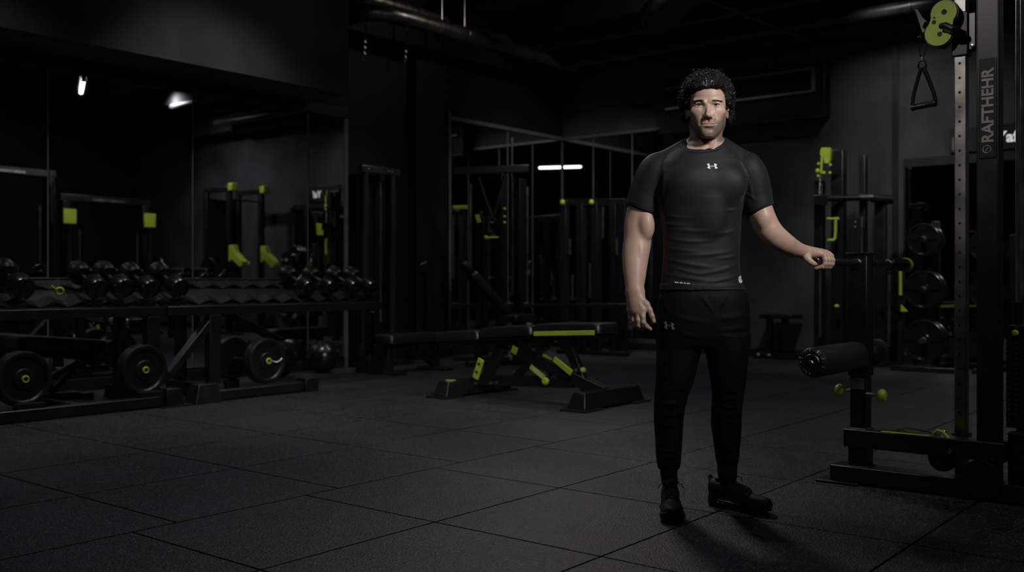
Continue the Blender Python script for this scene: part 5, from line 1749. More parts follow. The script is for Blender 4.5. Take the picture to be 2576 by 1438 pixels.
def head(F):
    P = mp
    # skull and face
    F.ell(P(1778, 238, 0.015), (0.0765, 0.096, 0.092), 0.0)
    F.loft([key(226, 1738, 1822, -0.020, 0.083), key(245, 1736, 1825, -0.022, 0.084), key(262, 1735.5, 1826, -0.024, 0.081), key(280, 1736, 1825.5, -0.026, 0.080), key(298, 1738, 1823.5, -0.028, 0.080), key(314, 1741.5, 1820.5, -0.032, 0.077), key(328, 1747, 1815, -0.040, 0.069), key(338, 1754, 1808, -0.048, 0.059), key(345.5, 1763, 1800, -0.055, 0.047)], 2.25, 0.018)
    # jaw corners, chin
    for px in (1742, 1819):
        F.rc(P(px, 300, 0.02), P(px + (4 if px < 1779 else -4), 316, 0.0), 0.012, 0.013, 0.02)
    F.ell(P(1781, 338, -0.088), (0.024, 0.017, 0.016), 0.014)
    # cheekbones
    for px, s in ((1750, -1), (1812, 1)):
        F.ell(P(px + (3 if px < 1779 else -3), 280, -0.078), (0.022, 0.013, 0.014), 0.026)
    # brow ridge
    for s in (-1, 1):
        F.rc(P(1780 + s * 9, 257, -0.101), P(1780 + s * 31, 254, -0.086), 0.0085, 0.0075, 0.014)
    # eye hollows
    for px in (1758.5, 1801.5):
        F.ell(P(px, 264, -0.1110), (0.0185, 0.0190, 0.0108), 0.007, 'cut')
        F.ell(P(px + (7 if px < 1779 else -7), 268, -0.112), (0.010, 0.010, 0.014), 0.010, 'cut')
    # nose
    F.rc(P(1780.5, 262, -0.099), P(1781.5, 288, -0.1215), 0.0072, 0.0098, 0.009)
    F.ell(P(1781.5, 289.5, -0.1235), (0.0118, 0.0115, 0.0100), 0.007)
    for s in (-1, 1):
        F.ell(P(1781.5 + s * 8.6, 293, -0.1125), (0.0068, 0.0098, 0.0072), 0.005)
        F.rc(P(1781 + s * 6, 272, -0.098), P(1781 + s * 9, 290, -0.103), 0.005, 0.007, 0.010)
    for s in (-1, 1):
        F.ell(P(1781.5 + s * 4.6, 297.8, -0.1195), (0.0034, 0.0052, 0.0030), 0.002, 'cut')
    # mouth: muzzle, upper and lower lip, parting line
    F.ell(P(1781.5, 310, -0.0905), (0.030, 0.0155, 0.022), 0.022)
    F.rc(P(1781.5, 299, -0.108), P(1781.5, 306, -0.1085), 0.003, 0.003, 0.006, 'cut')
    up = [(-18, 312.0, -.0985), (-10, 310.4, -.1035), (-3, 309.4, -.1062), (0, 310.0, -.1060), (3, 309.4, -.1062), (10, 310.4, -.1035), (18, 312.0, -.0985)]
    F.chain([(P(1781.5 + a, b, c), r) for (a, b, c), r in zip(up, (.0018, .0026, .0030, .0028, .0030, .0026, .0018))], 0.004)
    lo = [(-16, 314.2, -.0985), (-8, 316.6, -.1055), (0, 317.2, -.1078), (8, 316.6, -.1055), (16, 314.2, -.0985)]
    F.chain([(P(1781.5 + a, b, c), r) for (a, b, c), r in zip(lo, (.0020, .0038, .0046, .0038, .0020))], 0.004)
    ln = [(-19, 312.6, -.103), (-9, 312.5, -.1105), (0, 312.9, -.1135), (9, 312.5, -.1105), (19, 312.6, -.103)]
    for a, b in zip(ln[:-1], ln[1:]):
        F.rc(P(1781.5 + a[0], a[1], a[2]), P(1781.5 + b[0], b[1], b[2]), 0.0017, 0.0017, 0.002, 'cut')
    F.rc(P(1773, 323.5, -0.110), P(1790, 323.5, -0.110), 0.0040, 0.0040, 0.009, 'cut')
    # nasolabial folds
    for s in (-1, 1):
        F.rc(P(1781.5 + s * 13, 293, -0.108), P(1781.5 + s * 21, 311, -0.103), 0.0022, 0.0022, 0.012, 'cut')
    # eyelids
    for px, s in ((1758.5, -1), (1801.5, 1)):
        c = P(px, 264, 0)
        for lid in (LIDU, LIDD):
            pr = []
            for (u, w, yy, r) in lid:
                pr.append((np.array([c[0] + s * u, yy, 0]) + np.array([0, 0, P(px, 264, -0.09)[2] + w]), r))
            F.chain(pr, 0.0022)
    # ears
    for px, s in ((1727, -1), (1830.5, 1)):
        c = P(px, 279, 0.012)
        rim = []
        for i in range(11):
            a = math.radians(-60 + 250 * i / 10)
            rim.append((c + np.array([s * (0.0085 * max(0, math.sin(a)) + 0.002), 0.016 * math.cos(a) + 0.002, 0.0245 * math.sin(a) + 0.003]), 0.0042))
        F.ell(c, (0.0055, 0.014, 0.026), 0.004)
        F.chain(rim, 0.003)
        F.ell(c + np.array([s * -0.002, -0.003, -0.026]), (0.0055, 0.0075, 0.0085), 0.005)
        F.ell(c + np.array([s * 0.0085, -0.003, 0.000]), (0.0055, 0.0075, 0.012), 0.003, 'cut')
        F.rc(c + np.array([-s * 0.012, -0.010, 0.01]), c + np.array([-s * 0.012, -0.008, -0.018]), 0.008, 0.008, 0.008)
    # neck
    F.loft([key(300, 1744, 1812, 0.030, 0.060), key(325, 1737, 1816, 0.026, 0.064), key(345, 1734, 1817.5, 0.024, 0.066), key(362, 1731, 1820, 0.026, 0.068), key(385, 1724, 1828, 0.028, 0.072), key(410, 1715, 1836, 0.026, 0.080)], 2.1, 0.010)
    for s, a, b in ((-1, 1741, 1772), (1, 1814, 1793)):
        F.rc(P(a, 318, 0.02), P(b, 378, -0.048), 0.012, 0.0085, 0.016)
    F.ell(P(1783, 352, -0.046), (0.011, 0.010, 0.014), 0.012)
    F.ell(P(1783, 381, -0.060), (0.010, 0.010, 0.008), 0.012, 'cut')


LIDU = [(-0.0165, -0.0015, -0.0930, .0024), (-0.0090, 0.0050, -0.0985, .0027), (0.0005, 0.0070, -0.1000, .0029), (0.0095, 0.0052, -0.0965, .0028), (0.0175, -0.0002, -0.0880, .0024)]
LIDD = [(-0.0165, -0.0020, -0.0930, .0020), (-0.0080, -0.0070, -0.0965, .0024), (0.0010, -0.0082, -0.0975, .0025), (0.0100, -0.0064, -0.0945, .0024), (0.0175, -0.0008, -0.0880, .0020)]


# ---------------------------------------------------------------- the body, one continuous skin
def px2x(px, y):
    return mp(px, 500, y)[0]


xs = axis((-0.40, -0.355, 0.004), (-0.355, -0.205, 0.0022), (-0.205, -0.125, 0.004), (-0.125, 0.105, 0.0018), (0.105, 0.40, 0.004), (0.40, 0.575, 0.0022), (0.575, 0.60, 0.004))
ys = axis((-0.17, -0.138, 0.004), (-0.138, -0.055, 0.0018), (-0.055, 0.30, 0.0026))
zs = axis((0.04, 0.74, 0.007), (0.74, 0.945, 0.0022), (0.945, 0.99, 0.004), (0.99, 1.12, 0.0022), (1.12, 1.50, 0.006), (1.50, 1.545, 0.003), (1.545, 1.86, 0.0018))
F = Field(xs, ys, zs)
torso(F, -0.008)
F.loft([key(740, 1674, 1864, 0.004, 0.100), key(800, 1664, 1875, 0.004, 0.108), key(850, 1664, 1875, 0.004, 0.100)], 2.3, 0.006, TWIST)
for pts in (((1712, 850, 0.0, .080), (1690, 1000, -0.02, .058), (1681, 1090, -0.03, .052), (1683, 1180, -0.055, .036)), ((1832, 850, 0.0, .080), (1832, 1000, 0.015, .058), (1828, 1080, 0.03, .052), (1829, 1170, 0.045, .036))):
    F.chain([(mp(a, b, c), r) for a, b, c, r in pts], 0.02)
arm(F, ARM_L, -0.0005, 0.02)
arm(F, ARM_R, -0.0005, 0.02)
# arm muscles
F.ell(mp(1626, 566, -0.012), (0.036, 0.036, 0.066), 0.012)
F.ell(mp(1588, 575, 0.03), (0.022, 0.040, 0.062), 0.014)
F.ell(mp(1590, 642, 0.006), (0.033, 0.038, 0.078), 0.014)
F.ell(mp(1613, 646, -0.016), (0.022, 0.033, 0.066), 0.010)
F.rc(mp(1640, 604, -0.035), mp(1622, 612, -0.045), 0.006, 0.004, 0.012, 'cut')
F.ell(mp(1921, 548, 0.012), (0.034, 0.030, 0.046), 0.012)
F.ell(mp(1905, 556, 0.06), (0.020, 0.030, 0.05), 0.014)
F.rc(mp(1947, 584, 0.03), mp(1988, 609, 0.085), 0.024, 0.019, 0.010)
F.rc(mp(1938, 602, 0.06), mp(1990, 632, 0.13), 0.020, 0.016, 0.02)
# forearm veins
for a, b in (((1588, 655, -0.035), (1594, 700, -0.062)), ((1606, 650, -0.048), (1600, 705, -0.068)), ((1594, 700, -0.062), (1592, 742, -0.068)), ((1962, 592, 0.038), (1994, 614, 0.096)), ((1952, 604, 0.045), (1985, 624, 0.095))):
    F.rc(mp(*a), mp(*b), 0.0024, 0.0022, 0.005)
hand_left(F)
hand_right(F)
# the grip closes on the bar without sinking into it
F.rc(bar_pt(-0.0005), bar_pt(0.4), 0.0176, 0.0176, 0.0, 'cut')
head(F)
BP, BQ = F.mesh()
del F

skin = mat('skin', (0.50, 0.325, 0.25), 0.46, 0, 0.5, bump=(420, 0.22, 0.0008), var=(22, 0.07))
nt = skin.node_tree
bs = nt.nodes['Principled BSDF']
prev = bs.inputs['Base Color'].links[0].from_socket
for l in list(nt.links):
    if l.to_socket == bs.inputs['Roughness']:
        nt.links.remove(l)


def attr_mix(name, col, noise=None, top=1.0):
    global prev
    at = nt.nodes.new('ShaderNodeAttribute')
    at.attribute_name = name
    fac = at.outputs['Fac']
    if noise:
        tc = nt.nodes.new('ShaderNodeTexCoord')
        nn = nt.nodes.new('ShaderNodeTexNoise')
        nn.inputs['Scale'].default_value = noise
        nn.inputs['Detail'].default_value = 2
        nt.links.new(tc.outputs['Object'], nn.inputs['Vector'])
        mr = nt.nodes.new('ShaderNodeMapRange')
        mr.inputs[1].default_value = 0.30
        mr.inputs[2].default_value = 0.62
        mr.inputs[3].default_value = 1.0
        mr.inputs[4].default_value = 0.45
        nt.links.new(nn.outputs['Fac'], mr.inputs[0])
        mu = nt.nodes.new('ShaderNodeMath')
        mu.operation = 'MULTIPLY'
        nt.links.new(fac, mu.inputs[0])
        nt.links.new(mr.outputs[0], mu.inputs[1])
        fac = mu.outputs[0]
    mx = nt.nodes.new('ShaderNodeMix')
    mx.data_type = 'RGBA'
    nt.links.new(fac, mx.inputs[0])
    nt.links.new(prev, mx.inputs[6])
    mx.inputs[7].default_value = (*col, 1)
    prev = mx.outputs[2]


attr_mix('lip', (0.36, 0.20, 0.16))
attr_mix('beard', (0.022, 0.018, 0.016), 800)
attr_mix('brow', (0.018, 0.015, 0.013), 520)
nt.links.new(prev, bs.inputs['Base Color'])

man = np_obj('person', BP, BQ, [skin])
man.location = (MX, MD, 0)
man.rotation_euler = (0, 0, -ALPHA)
tag(man, 'standing man with curly dark hair in a black tight shirt, one hand on a bar', 'person')


def sstep(a, b, x):
    t = np.clip((x - a) / (b - a), 0, 1)
    return t * t * (3 - 2 * t)


x, y, z = BP[:, 0] - mp(1781, 300, -0.1)[0], BP[:, 1], BP[:, 2]
zz = lambda py: mp(1781, py, -0.09)[2]
ax_ = np.abs(x)
face = (z > 1.50) & (y < 0.045)
# jaw and chin, rising into the sideburns
line = zz(309) + (zz(282) - zz(309)) * np.clip((ax_ - 0.020) / 0.052, 0, 1) ** 1.6
jaw = sstep(0.010, -0.020, z - line) * sstep(zz(358), zz(346), z)
lip = sstep(1.15, 0.75, np.sqrt((x / 0.031) ** 2 + ((z - zz(313.4)) / 0.0082) ** 2))
mou = sstep(zz(311.5), zz(309), z) * sstep(zz(297), zz(301), z) * sstep(0.036, 0.026, ax_)
soul = sstep(1.0, 0.5, np.sqrt((x / 0.014) ** 2 + ((z - zz(324)) / 0.009) ** 2))
bare = sstep(1.0, 0.55, np.sqrt((ax_ - 0.0) ** 2 / 0.018 ** 2 + ((z - zz(333)) / 0.009) ** 2))
beard = np.clip(np.maximum(np.maximum(jaw * 0.95, mou * 0.80), soul * 0.85) * (1 - lip) - bare * 0.25, 0, 1) * face
burn = sstep(0.058, 0.066, ax_) * sstep(zz(300), zz(292), z) * sstep(zz(262), zz(272), z) * sstep(0.03, 0.0, y) * sstep(-0.07, -0.05, y) * face
beard = np.maximum(beard, burn * 0.7)
xb = BP[:, 0]
brow = np.zeros(len(BP))
for px, s in ((1758.5, -1), (1801.5, 1)):
    c = mp(px, 253.5, -0.1)
    u = (xb - c[0]) * s
    cz = c[2] + 0.0012 - 6.0 * (u - 0.004) ** 2 - 0.03 * u
    hw = 0.0052 - 0.0016 * np.clip((u + 0.018) / 0.04, 0, 1)
    brow = np.maximum(brow, sstep(1.15, 0.6, np.abs(z - cz) / hw) * sstep(0.025, 0.019, u) * sstep(-0.0225, -0.017, u) * (y < -0.05))
for nm, v in (('lip', lip * face * (y < -0.07) * 0.8), ('beard', beard), ('brow', brow * 0.75)):
    a = man.data.attributes.new(nm, 'FLOAT', 'POINT')
    a.data.foreach_set('value', v.astype(np.float32))

# eyebrows: short combed hairs on the skin
bodyb = bvh_of(BP, BQ)
brow_m = mat('brow_hair', (0.014, 0.011, 0.010), 0.6, 0, 0.2, var=(50, 0.3))
for px, s in ((1758.5, -1), (1801.5, 1)):
    bm_ = MB()
    rr_ = np.random.RandomState(int(px))
    for i in range(300):
        u = rr_.uniform(-0.0185, 0.0235)
        hw = 0.0034 - 0.0016 * max(0, (u + 0.005) / 0.028)
        w_ = rr_.uniform(-hw, hw)
        cpx = px + s * u * 600
        cpy = 253.2 + 600 * (5.5 * (u - 0.004) ** 2 + 0.03 * u) - w_ * 600
        h = cast(bodyb, cpx, cpy)
        if h[0] is None:
            continue
        dr = Vector((s * (0.004 + 0.10 * (u + 0.02)), -0.0006, 0.0042 - 0.15 * (u + 0.018)))
        dr = dr.normalized() * rr_.uniform(0.0032, 0.0052)
        p0 = h[0] - h[1] * 0.0004
        bm_.tube([p0, p0 + dr * 0.5 + h[1] * 0.0012, p0 + dr + h[1] * 0.0008], [0.00026, 0.00022, 0.0001], 4)
    o = mesh_obj('eyebrow', bm_, brow_m)
    o.parent = man

# finger and thumb nails
nail_m = mat('finger_nail', (0.62, 0.47, 0.41), 0.25, 0, 0.6, var=(60, 0.05))


def nail(c, d, up, wdt, ln):
    d, up = Vector(d).normalized(), Vector(up)
    sd = d.cross(up).normalized()
    up = sd.cross(d)
    c = Vector(c)
    mb = MB()
    vs, fs = [], []
    for i in range(6):
        for j in range(5):
            u = -1 + 2 * j / 4
            v = -1 + 2 * i / 5
            wf = wdt * (1 if abs(v) < 0.7 else 0.72)
            vs.append(c + d * (v * ln) + sd * (u * wf) - up * (u * u * wdt * 0.45))
    for i in range(5):
        for j in range(4):
            fs.append((i * 5 + j, i * 5 + j + 1, (i + 1) * 5 + j + 1, (i + 1) * 5 + j))
    mb.add(vs, fs, True)
    ob = mesh_obj('nail', mb, nail_m)
    md = ob.modifiers.new('thick', 'SOLIDIFY')
    md.thickness = 0.0012
    md.offset = -1
    ob.parent = man


a, b = mp(1640, 794, -0.086), mp(1645, 808, -0.082)
nail(a * 0.25 + b * 0.75 + np.array([0.002, -0.0093, 0]), b - a, (0.25, -1, 0), 0.0056, 0.0072)
a, b = mp(2046, 662.5, 0.152), mp(2051, 664, 0.160)
nail(a * 0.2 + b * 0.8 + np.array([0.001, -0.0072, 0.0068]), b - a, (0.1, -0.7, 0.7), 0.0056, 0.0068)

# ---------------------------------------------------------------- eyes
eye_w = mat('eye_white', (0.50, 0.46, 0.43), 0.12, 0, 0.6, var=(60, 0.05))
eye_i = mat('iris_grey_green', (0.10, 0.11, 0.085), 0.1, 0, 0.6, var=(400, 0.5))
eye_p = mat('pupil', (0.003, 0.003, 0.003), 0.05, 0, 0.7, var=(10, 0.01))
for px in (1758.5, 1801.5):
    c = mp(px, 264, -0.0828)
    c[2] = mp(px, 264.3, -0.09)[2]
    e = mesh_obj('eye', MB().ell(c, (0.0145, 0.0145, 0.0145), 28, 18), eye_w)
    e.parent = man
    for nm, r, m, lift in (('iris', 0.0061, eye_i, 0.0004), ('pupil', 0.0027, eye_p, 0.0007)):
        R = 0.0145 + lift
        prof = [(r, math.sqrt(R * R - r * r)), (r * 0.8, math.sqrt(R * R - 0.64 * r * r)), (r * 0.5, math.sqrt(R * R - 0.25 * r * r)), (1e-5, R)]
        o = mesh_obj(nm, MB().lathe(c, (0, -1, 0), prof, 24), m)
        o.parent = e

# dark lash line along the upper lids
for px, s in ((1758.5, -1), (1801.5, 1)):
    c = mp(px, 264, 0)
    ze = mp(px, 264, -0.09)[2]
    L_ = [Vector((c[0] + s * u, yy - r * 0.75, ze + w - r * 0.55)) for (u, w, yy, r) in LIDU]
    P_ = []
    for i in range(len(L_) - 1):
        for k in range(4):
            P_.append(L_[i].lerp(L_[i + 1], k / 4))
    P_.append(L_[-1])
    for _ in range(2):
        P_ = [P_[0]] + [(P_[i - 1] + P_[i] * 2 + P_[i + 1]) / 4 for i in range(1, len(P_) - 1)] + [P_[-1]]
    lash = MB().tube(P_, [0.0004] + [0.0009] * (len(P_) - 2) + [0.0006], 6)
    o = mesh_obj('eyelash', lash, brow_m)
    o.parent = man

# ---------------------------------------------------------------- hair
rng = np.random.RandomState(5)
xs = axis((-0.15, 0.14, 0.0026))
ys = axis((-0.15, 0.17, 0.0030))
zs = axis((1.60, 1.88, 0.0026))
H = Field(xs, ys, zs)
H.ell(mp(1778, 235, 0.022), (0.094, 0.108, 0.094), 0.0)
H.ell(mp(1728, 246, 0.02), (0.034, 0.075, 0.060), 0.02)
H.ell(mp(1829, 246, 0.02), (0.032, 0.075, 0.060), 0.02)
H.ell(mp(1770, 208, -0.062), (0.064, 0.044, 0.030), 0.02)
H.ell(mp(1724, 280, 0.055), (0.022, 0.050, 0.050), 0.02)
H.ell(mp(1834, 285, 0.055), (0.020, 0.050, 0.055), 0.02)
# curls standing off the cap
cen = mp(1778, 240, 0.02)
CUR = []
n = 430
for i in range(n):
    fz = 1 - 2 * (i + 0.5) / n
    if fz < -0.55:
        continue
    th = i * 2.399963 + rng.uniform(-0.2, 0.2)
    r = math.sqrt(1 - fz * fz)
    v = np.array([r * math.cos(th), r * math.sin(th), fz])
    R = np.array([0.099, 0.112, 0.098])
    p = cen + v * R
    if v[1] < -0.25 and p[2] < mp(1780, 226, -0.09)[2]:
        continue
    CUR.append((p, v))
    H.ell(p + v * rng.uniform(-0.008, 0.003), np.array([1, 1, 1]) * rng.uniform(0.0085, 0.0145), 0.004)
# the face looks out of it
for (px, py, yy, rx, ry, rz) in ((1783, 272, -0.13, 0.066, 0.090, 0.078), (1783, 250, -0.13, 0.060, 0.075, 0.046)):
    H.ell(mp(px, py, yy), (rx, ry, rz), 0.006, 'cut')
H.ell(mp(1790, 231, -0.13), (0.050, 0.055, 0.022), 0.006, 'cut')
H.ell(mp(1727, 283, -0.01), (0.016, 0.030, 0.026), 0.006, 'cut')
H.ell(mp(1831, 283, -0.01), (0.016, 0.030, 0.026), 0.006, 'cut')
HP, HQ = H.mesh()
del H
hair_m = mat('black_hair_cap_shade', (0.006, 0.0055, 0.0055), 0.6, 0, 0.3, bump=(230, 1.0, 0.006), var=(60, 0.4))  # cap coloured darker than the strands, as shade between the curls
hair = np_obj('hair', HP, HQ, [hair_m], man)
hb = bvh_of(HP, HQ)
cm_ = MB()
for i in range(1700):
    # short coiled locks rooted on the hair cap
    v = rng.normal(size=3)
    v /= np.linalg.norm(v)
    if v[2] < -0.62:
        continue
    o = Vector(cen + v * 0.3)
    h = hb.ray_cast(o, Vector(-v))
    if h[0] is None:
        continue
    p, nrm = h[0], h[1]
    if nrm.dot(Vector(v)) < 0.15:
        continue
    ex, ey, nn = basis(nrm)
    ph, rr, turns = rng.uniform(0, 6.28), rng.uniform(0.003, 0.0065), rng.uniform(0.7, 1.5)
    L = rng.uniform(0.002, 0.009)
    sgn = 1 if rng.rand() < 0.5 else -1
    slide = (ex * rng.uniform(-1, 1) + ey * rng.uniform(-1, 1)) * rng.uniform(0.006, 0.020)
    side = slide.cross(nn)
    side = side.normalized() if side.length > 1e-6 else ex
    for st in range(4):
        off = side * ((st - 1.5) * 0.0011) + nn * rng.uniform(-0.0008, 0.0008)
        pts = []
        for k in range(10):
            t_ = k / 9
            a = ph + sgn * turns * 2 * math.pi * t_ + st * 0.12
            rk = rr * (1 - 0.45 * t_)
            pts.append(p + off + ex * (rk * math.cos(a)) + ey * (rk * math.sin(a)) + nn * (-0.0025 + L * math.sin(t_ * 2.5)) + slide * t_)
        cm_.tube(pts, [0.0006] * 9 + [0.0003], 4)
lk = mesh_obj('curls', cm_, mat('hair_strand', (0.016, 0.014, 0.013), 0.33, 0, 0.6, var=(50, 0.4)))
lk.parent = hair
# front locks combed up over the forehead
fl = MB()
for i in range(420):
    u = rng.uniform(-1.12, 1.12)
    cpx = 1784 + 34 * u + rng.uniform(-3, 3)
    cpy = 221.5 + (9 if u < 0 else 5) * u * u + rng.uniform(-6, 3)
    h = cast(bodyb, cpx, cpy)
    if h[0] is None:
        continue
    a = np.array(h[0]) - np.array(h[1]) * 0.002
    nn_ = np.array(h[1])
    w_ = rng.uniform(0.008, 0.026) * (1 if rng.rand() < 0.6 else -1)
    b = a + nn_ * rng.uniform(0.008, 0.016) + np.array([w_ * 0.3, 0, 0.006])
    c = a + nn_ * rng.uniform(0.014, 0.024) + np.array([w_, 0, 0.020 + rng.uniform(-0.006, 0.010)])
    d = a + nn_ * rng.uniform(-0.004, 0.008) + np.array([w_ * 1.5, 0.006, 0.032 + rng.uniform(-0.008, 0.008)])
    pts = []
    for k in range(11):
        t_ = k / 10
        pts.append(Vector(a * (1 - t_) ** 3 + b * 3 * t_ * (1 - t_) ** 2 + c * 3 * t_ ** 2 * (1 - t_) + d * t_ ** 3))
    fl.tube(pts, [0.0003 + 0.0008 * math.sin(math.pi * min(1, 0.15 + k / 10)) for k in range(11)], 5)
o = mesh_obj('front_locks', fl, bpy.data.materials['hair_strand'])
o.parent = hair
# ---------------------------------------------------------------- shirt
fab = mat('black_jersey', (0.0088, 0.0089, 0.0096), 0.62, 0, 0.26, bump=(900, 0.12, 0.0006), var=(14, 0.12))
fab.node_tree.nodes['Principled BSDF'].inputs['Sheen Weight'].default_value = 0.06
pan = mat('black_track_fabric', (0.0042, 0.0043, 0.0050), 0.66, 0, 0.12, bump=(800, 0.15, 0.0008), var=(12, 0.15))
thread = mat('black_seam_thread', (0.004, 0.004, 0.005), 0.7, 0, 0.3, var=(40, 0.1))

xs = axis((-0.36, 0.30, 0.0032))
ys = axis((-0.20, 0.17, 0.0032))
zs = axis((0.90, 1.64, 0.0032))
S = Field(xs, ys, zs)
torso(S, 0.0)
S.loft([key(715, 1661.5, 1871, 0.006, 0.116), key(728, 1660, 1875, 0.004, 0.118), key(745, 1659, 1878, 0.003, 0.119)], 2.35, 0.006, TWIST)
arm(S, ARM_L, 0.0045, 0.02, 0, 4)
arm(S, ARM_R, 0.0045, 0.02, 0, 4)
S.ell(mp(1624, 520, 0.0), (0.040, 0.034, 0.06), 0.03)
S.ell(mp(1908, 515, 0.015), (0.034, 0.03, 0.05), 0.02)
big = 9
# sleeve ends
a, b = mp(1583, 517, 0.03), mp(1652, 542, 0.03)
nrm = (-(b[2] - a[2]) * -1, 0, (b[0] - a[0]) * -1)
S.half((a + b) / 2, nrm, (-0.5, -0.3, 1.1), (mp(1653, 540, 0.03)[0], 0.3, 1.35))
a2, b2 = mp(1885, 540, 0.045), mp(1937, 517, 0.045)
nr2 = ((b2[2] - a2[2]), 0, -(b2[0] - a2[0]))
S.half((a2 + b2) / 2, nr2, (mp(1882, 540, 0.045)[0], -0.3, 1.1), (0.5, 0.3, 1.35))
# hem
S.half(mp(1768, 729, -0.1), (0, 0, -1), (-0.3, -0.3, 0.85), (0.3, 0.3, 1.02))
# neckline
zf, zs_ = mp(1786, 380, -0.075)[2], mp(1775, 352, 0.02)[2]
sl = (zs_ - zf) / 0.095
nk0 = np.array([mp(1774, 352, 0.02)[0], 0.02, zs_])
S.half(nk0, (0.0, -sl, 1), (-0.105, -0.16, 1.45), (0.095, 0.16, 1.70))


def folds(X, Y, Z):
    """pulled folds across the waist, and at the armpits"""
    out = np.zeros(np.broadcast(X, Y, Z).shape, np.float32)
    fr = 1 / (1 + np.exp((Y - 0.03) / 0.02))
    for (p, q, w, a, bend) in FOLDS:
        P, Q = mp(p[0], p[1], -0.1), mp(q[0], q[1], -0.1)
        dx, dz = Q[0] - P[0], Q[2] - P[2]
        L2 = dx * dx + dz * dz
        t = ((X - P[0]) * dx + (Z - P[2]) * dz) / L2
        tc = np.clip(t, 0, 1)
        cx_, cz_ = P[0] + tc * dx, P[2] + tc * dz - bend * np.sin(math.pi * tc)
        ds = np.sqrt((X - cx_) ** 2 + (Z - cz_) ** 2)
        out = out + a * np.exp(-(ds / w) ** 2) * np.sin(math.pi * np.clip(tc, 0.08, 0.92)) * fr
    return out


FOLDS = [((1668, 596), (1790, 605), .007, .0042, .010), ((1672, 622), (1760, 632), .006, .0036, .004), ((1668, 650), (1800, 672), .008, .0044, .006), ((1700, 640), (1858, 628), .009, .0034, .010),
         ((1672, 688), (1790, 706), .007, .0046, .004), ((1740, 690), (1862, 664), .008, .0044, .008), ((1680, 668), (1770, 690), .006, .0036, .004), ((1760, 712), (1866, 690), .006, .0036, .006),
         ((1690, 575), (1800, 580), .008, .0030, .006), ((1790, 590), (1862, 575), .008, .0030, .004), ((1800, 650), (1862, 640), .006, .0030, .003), ((1672, 708), (1740, 716), .005, .0030, .002),
         ((1660, 560), (1720, 566), .006, .0034, .003), ((1670, 540), (1740, 548), .007, .0030, .004), ((1820, 530), (1868, 520), .006, .0040, .003),
         ((1676, 430), (1660, 500), .006, .0042, 0), ((1666, 425), (1640, 470), .005, .0030, 0), ((1668, 450), (1644, 495), .005, .0032, 0), ((1884, 440), (1896, 500), .005, .0036, 0), ((1876, 480), (1905, 500), .005, .0030, 0)]
S.shift((-0.36, -0.2, 0.9), (0.30, 0.17, 1.64), folds)
SP, SQ = S.mesh()
del S
shirt = np_obj('shirt', SP, SQ, [fab], man)
shirt['label'] = 'tight black short-sleeved shirt with a pale chest emblem'
sb = bvh_of(SP, SQ)


def strip(bvh, pts, r, name, material, parent, lift=0.0004, n=14):
    """thread or piping laid on a garment along a line of sight points"""
    out = []
    for (p, q) in zip(pts[:-1], pts[1:]):
        for k in range(n):
            t = k / n
            out.append((p[0] + (q[0] - p[0]) * t, p[1] + (q[1] - p[1]) * t))
    out.append(pts[-1])
    P = []
    for c in out:
        h = cast(bvh, *c)
        if h[0] is not None:
            if P and (h[0] - P[-1]).length > 0.05:
                continue
            P.append(h[0] + h[1] * lift)
    if len(P) < 3:
        return None
    # smooth
    for _ in range(3):
        P = [P[0]] + [(P[i - 1] + P[i] * 2 + P[i + 1]) / 4 for i in range(1, len(P) - 1)] + [P[-1]]
    o = mesh_obj(name, MB().tube(P, r, 6), material)
    o.parent = parent
    return o


for pts in ([(1727, 372), (1712, 388), (1698, 412), (1690, 440), (1685, 470), (1676, 500), (1668, 520)], [(1832, 374), (1852, 390), (1874, 412), (1886, 436), (1889, 465), (1884, 492), (1874, 516)],
            [(1686, 700), (1687, 726)], [(1686, 640), (1686, 700)],
            [(1662, 718), (1700, 722), (1768, 724), (1830, 722), (1872, 717)],
            [(1586, 508), (1610, 517), (1634, 527), (1653, 534)], [(1886, 533), (1905, 526), (1934, 511)]):
    strip(sb, pts, 0.0011, 'seam', thread, shirt, 0.0002)
# collar band round the neckline
nb = bvh_of(SP, SQ)
cb = []
for i in range(64):
    a = 2 * math.pi * i / 64
    dr = Vector((math.cos(a), math.sin(a), 0))
    zc = nk0[2] + sl * (0.0) - 0.003
    # outline of the shirt just below the neckline plane
    best = None
    o = Vector((nk0[0], 0.022, 0)) + dr * 0.2
    lo, hi = 0.02, 0.12
    # walk outwards on the neckline plane until outside the shirt
    rr = 0.03
    while rr < 0.13:
        p = Vector((nk0[0] + dr.x * rr, 0.022 + dr.y * rr, 0))
        p.z = nk0[2] + sl * (p.y - 0.02) - 0.004
        h = nb.find_nearest(p)
        if (p - h[0]).dot(h[1]) > 0:
            break
        rr += 0.0015
    cb.append(p)
for _ in range(14):
    cb = [(cb[i - 1] + cb[i] * 2 + cb[(i + 1) % 64]) / 4 for i in range(64)]
o = mesh_obj('collar', MB().tube([p + Vector((0, 0, -0.003)) for p in cb], 0.0062, 8, True), fab)
o.parent = shirt


def decal(bvh, polys, name, material, parent, lift=0.0012):
    """flat print: closed outlines in photo pixels laid on the cloth"""
    mb = MB()
    for poly in polys:
        top, bot = [], []
        ok = True
        for c in poly:
            h = cast(bvh, *c)
            if h[0] is None:
                ok = False
                break
            top.append(h[0] + h[1] * lift)
            bot.append(h[0] - h[1] * 0.0006)
        if not ok:
            continue
        n = len(poly)
        mb.add(top + bot, [tuple(range(n)), tuple(range(2 * n - 1, n - 1, -1))] + [(i, i + n, (i + 1) % n + n, (i + 1) % n) for i in range(n)])
    if not mb.v:
        return None
    o = mesh_obj(name, mb, material)
    o.parent = parent
    return o


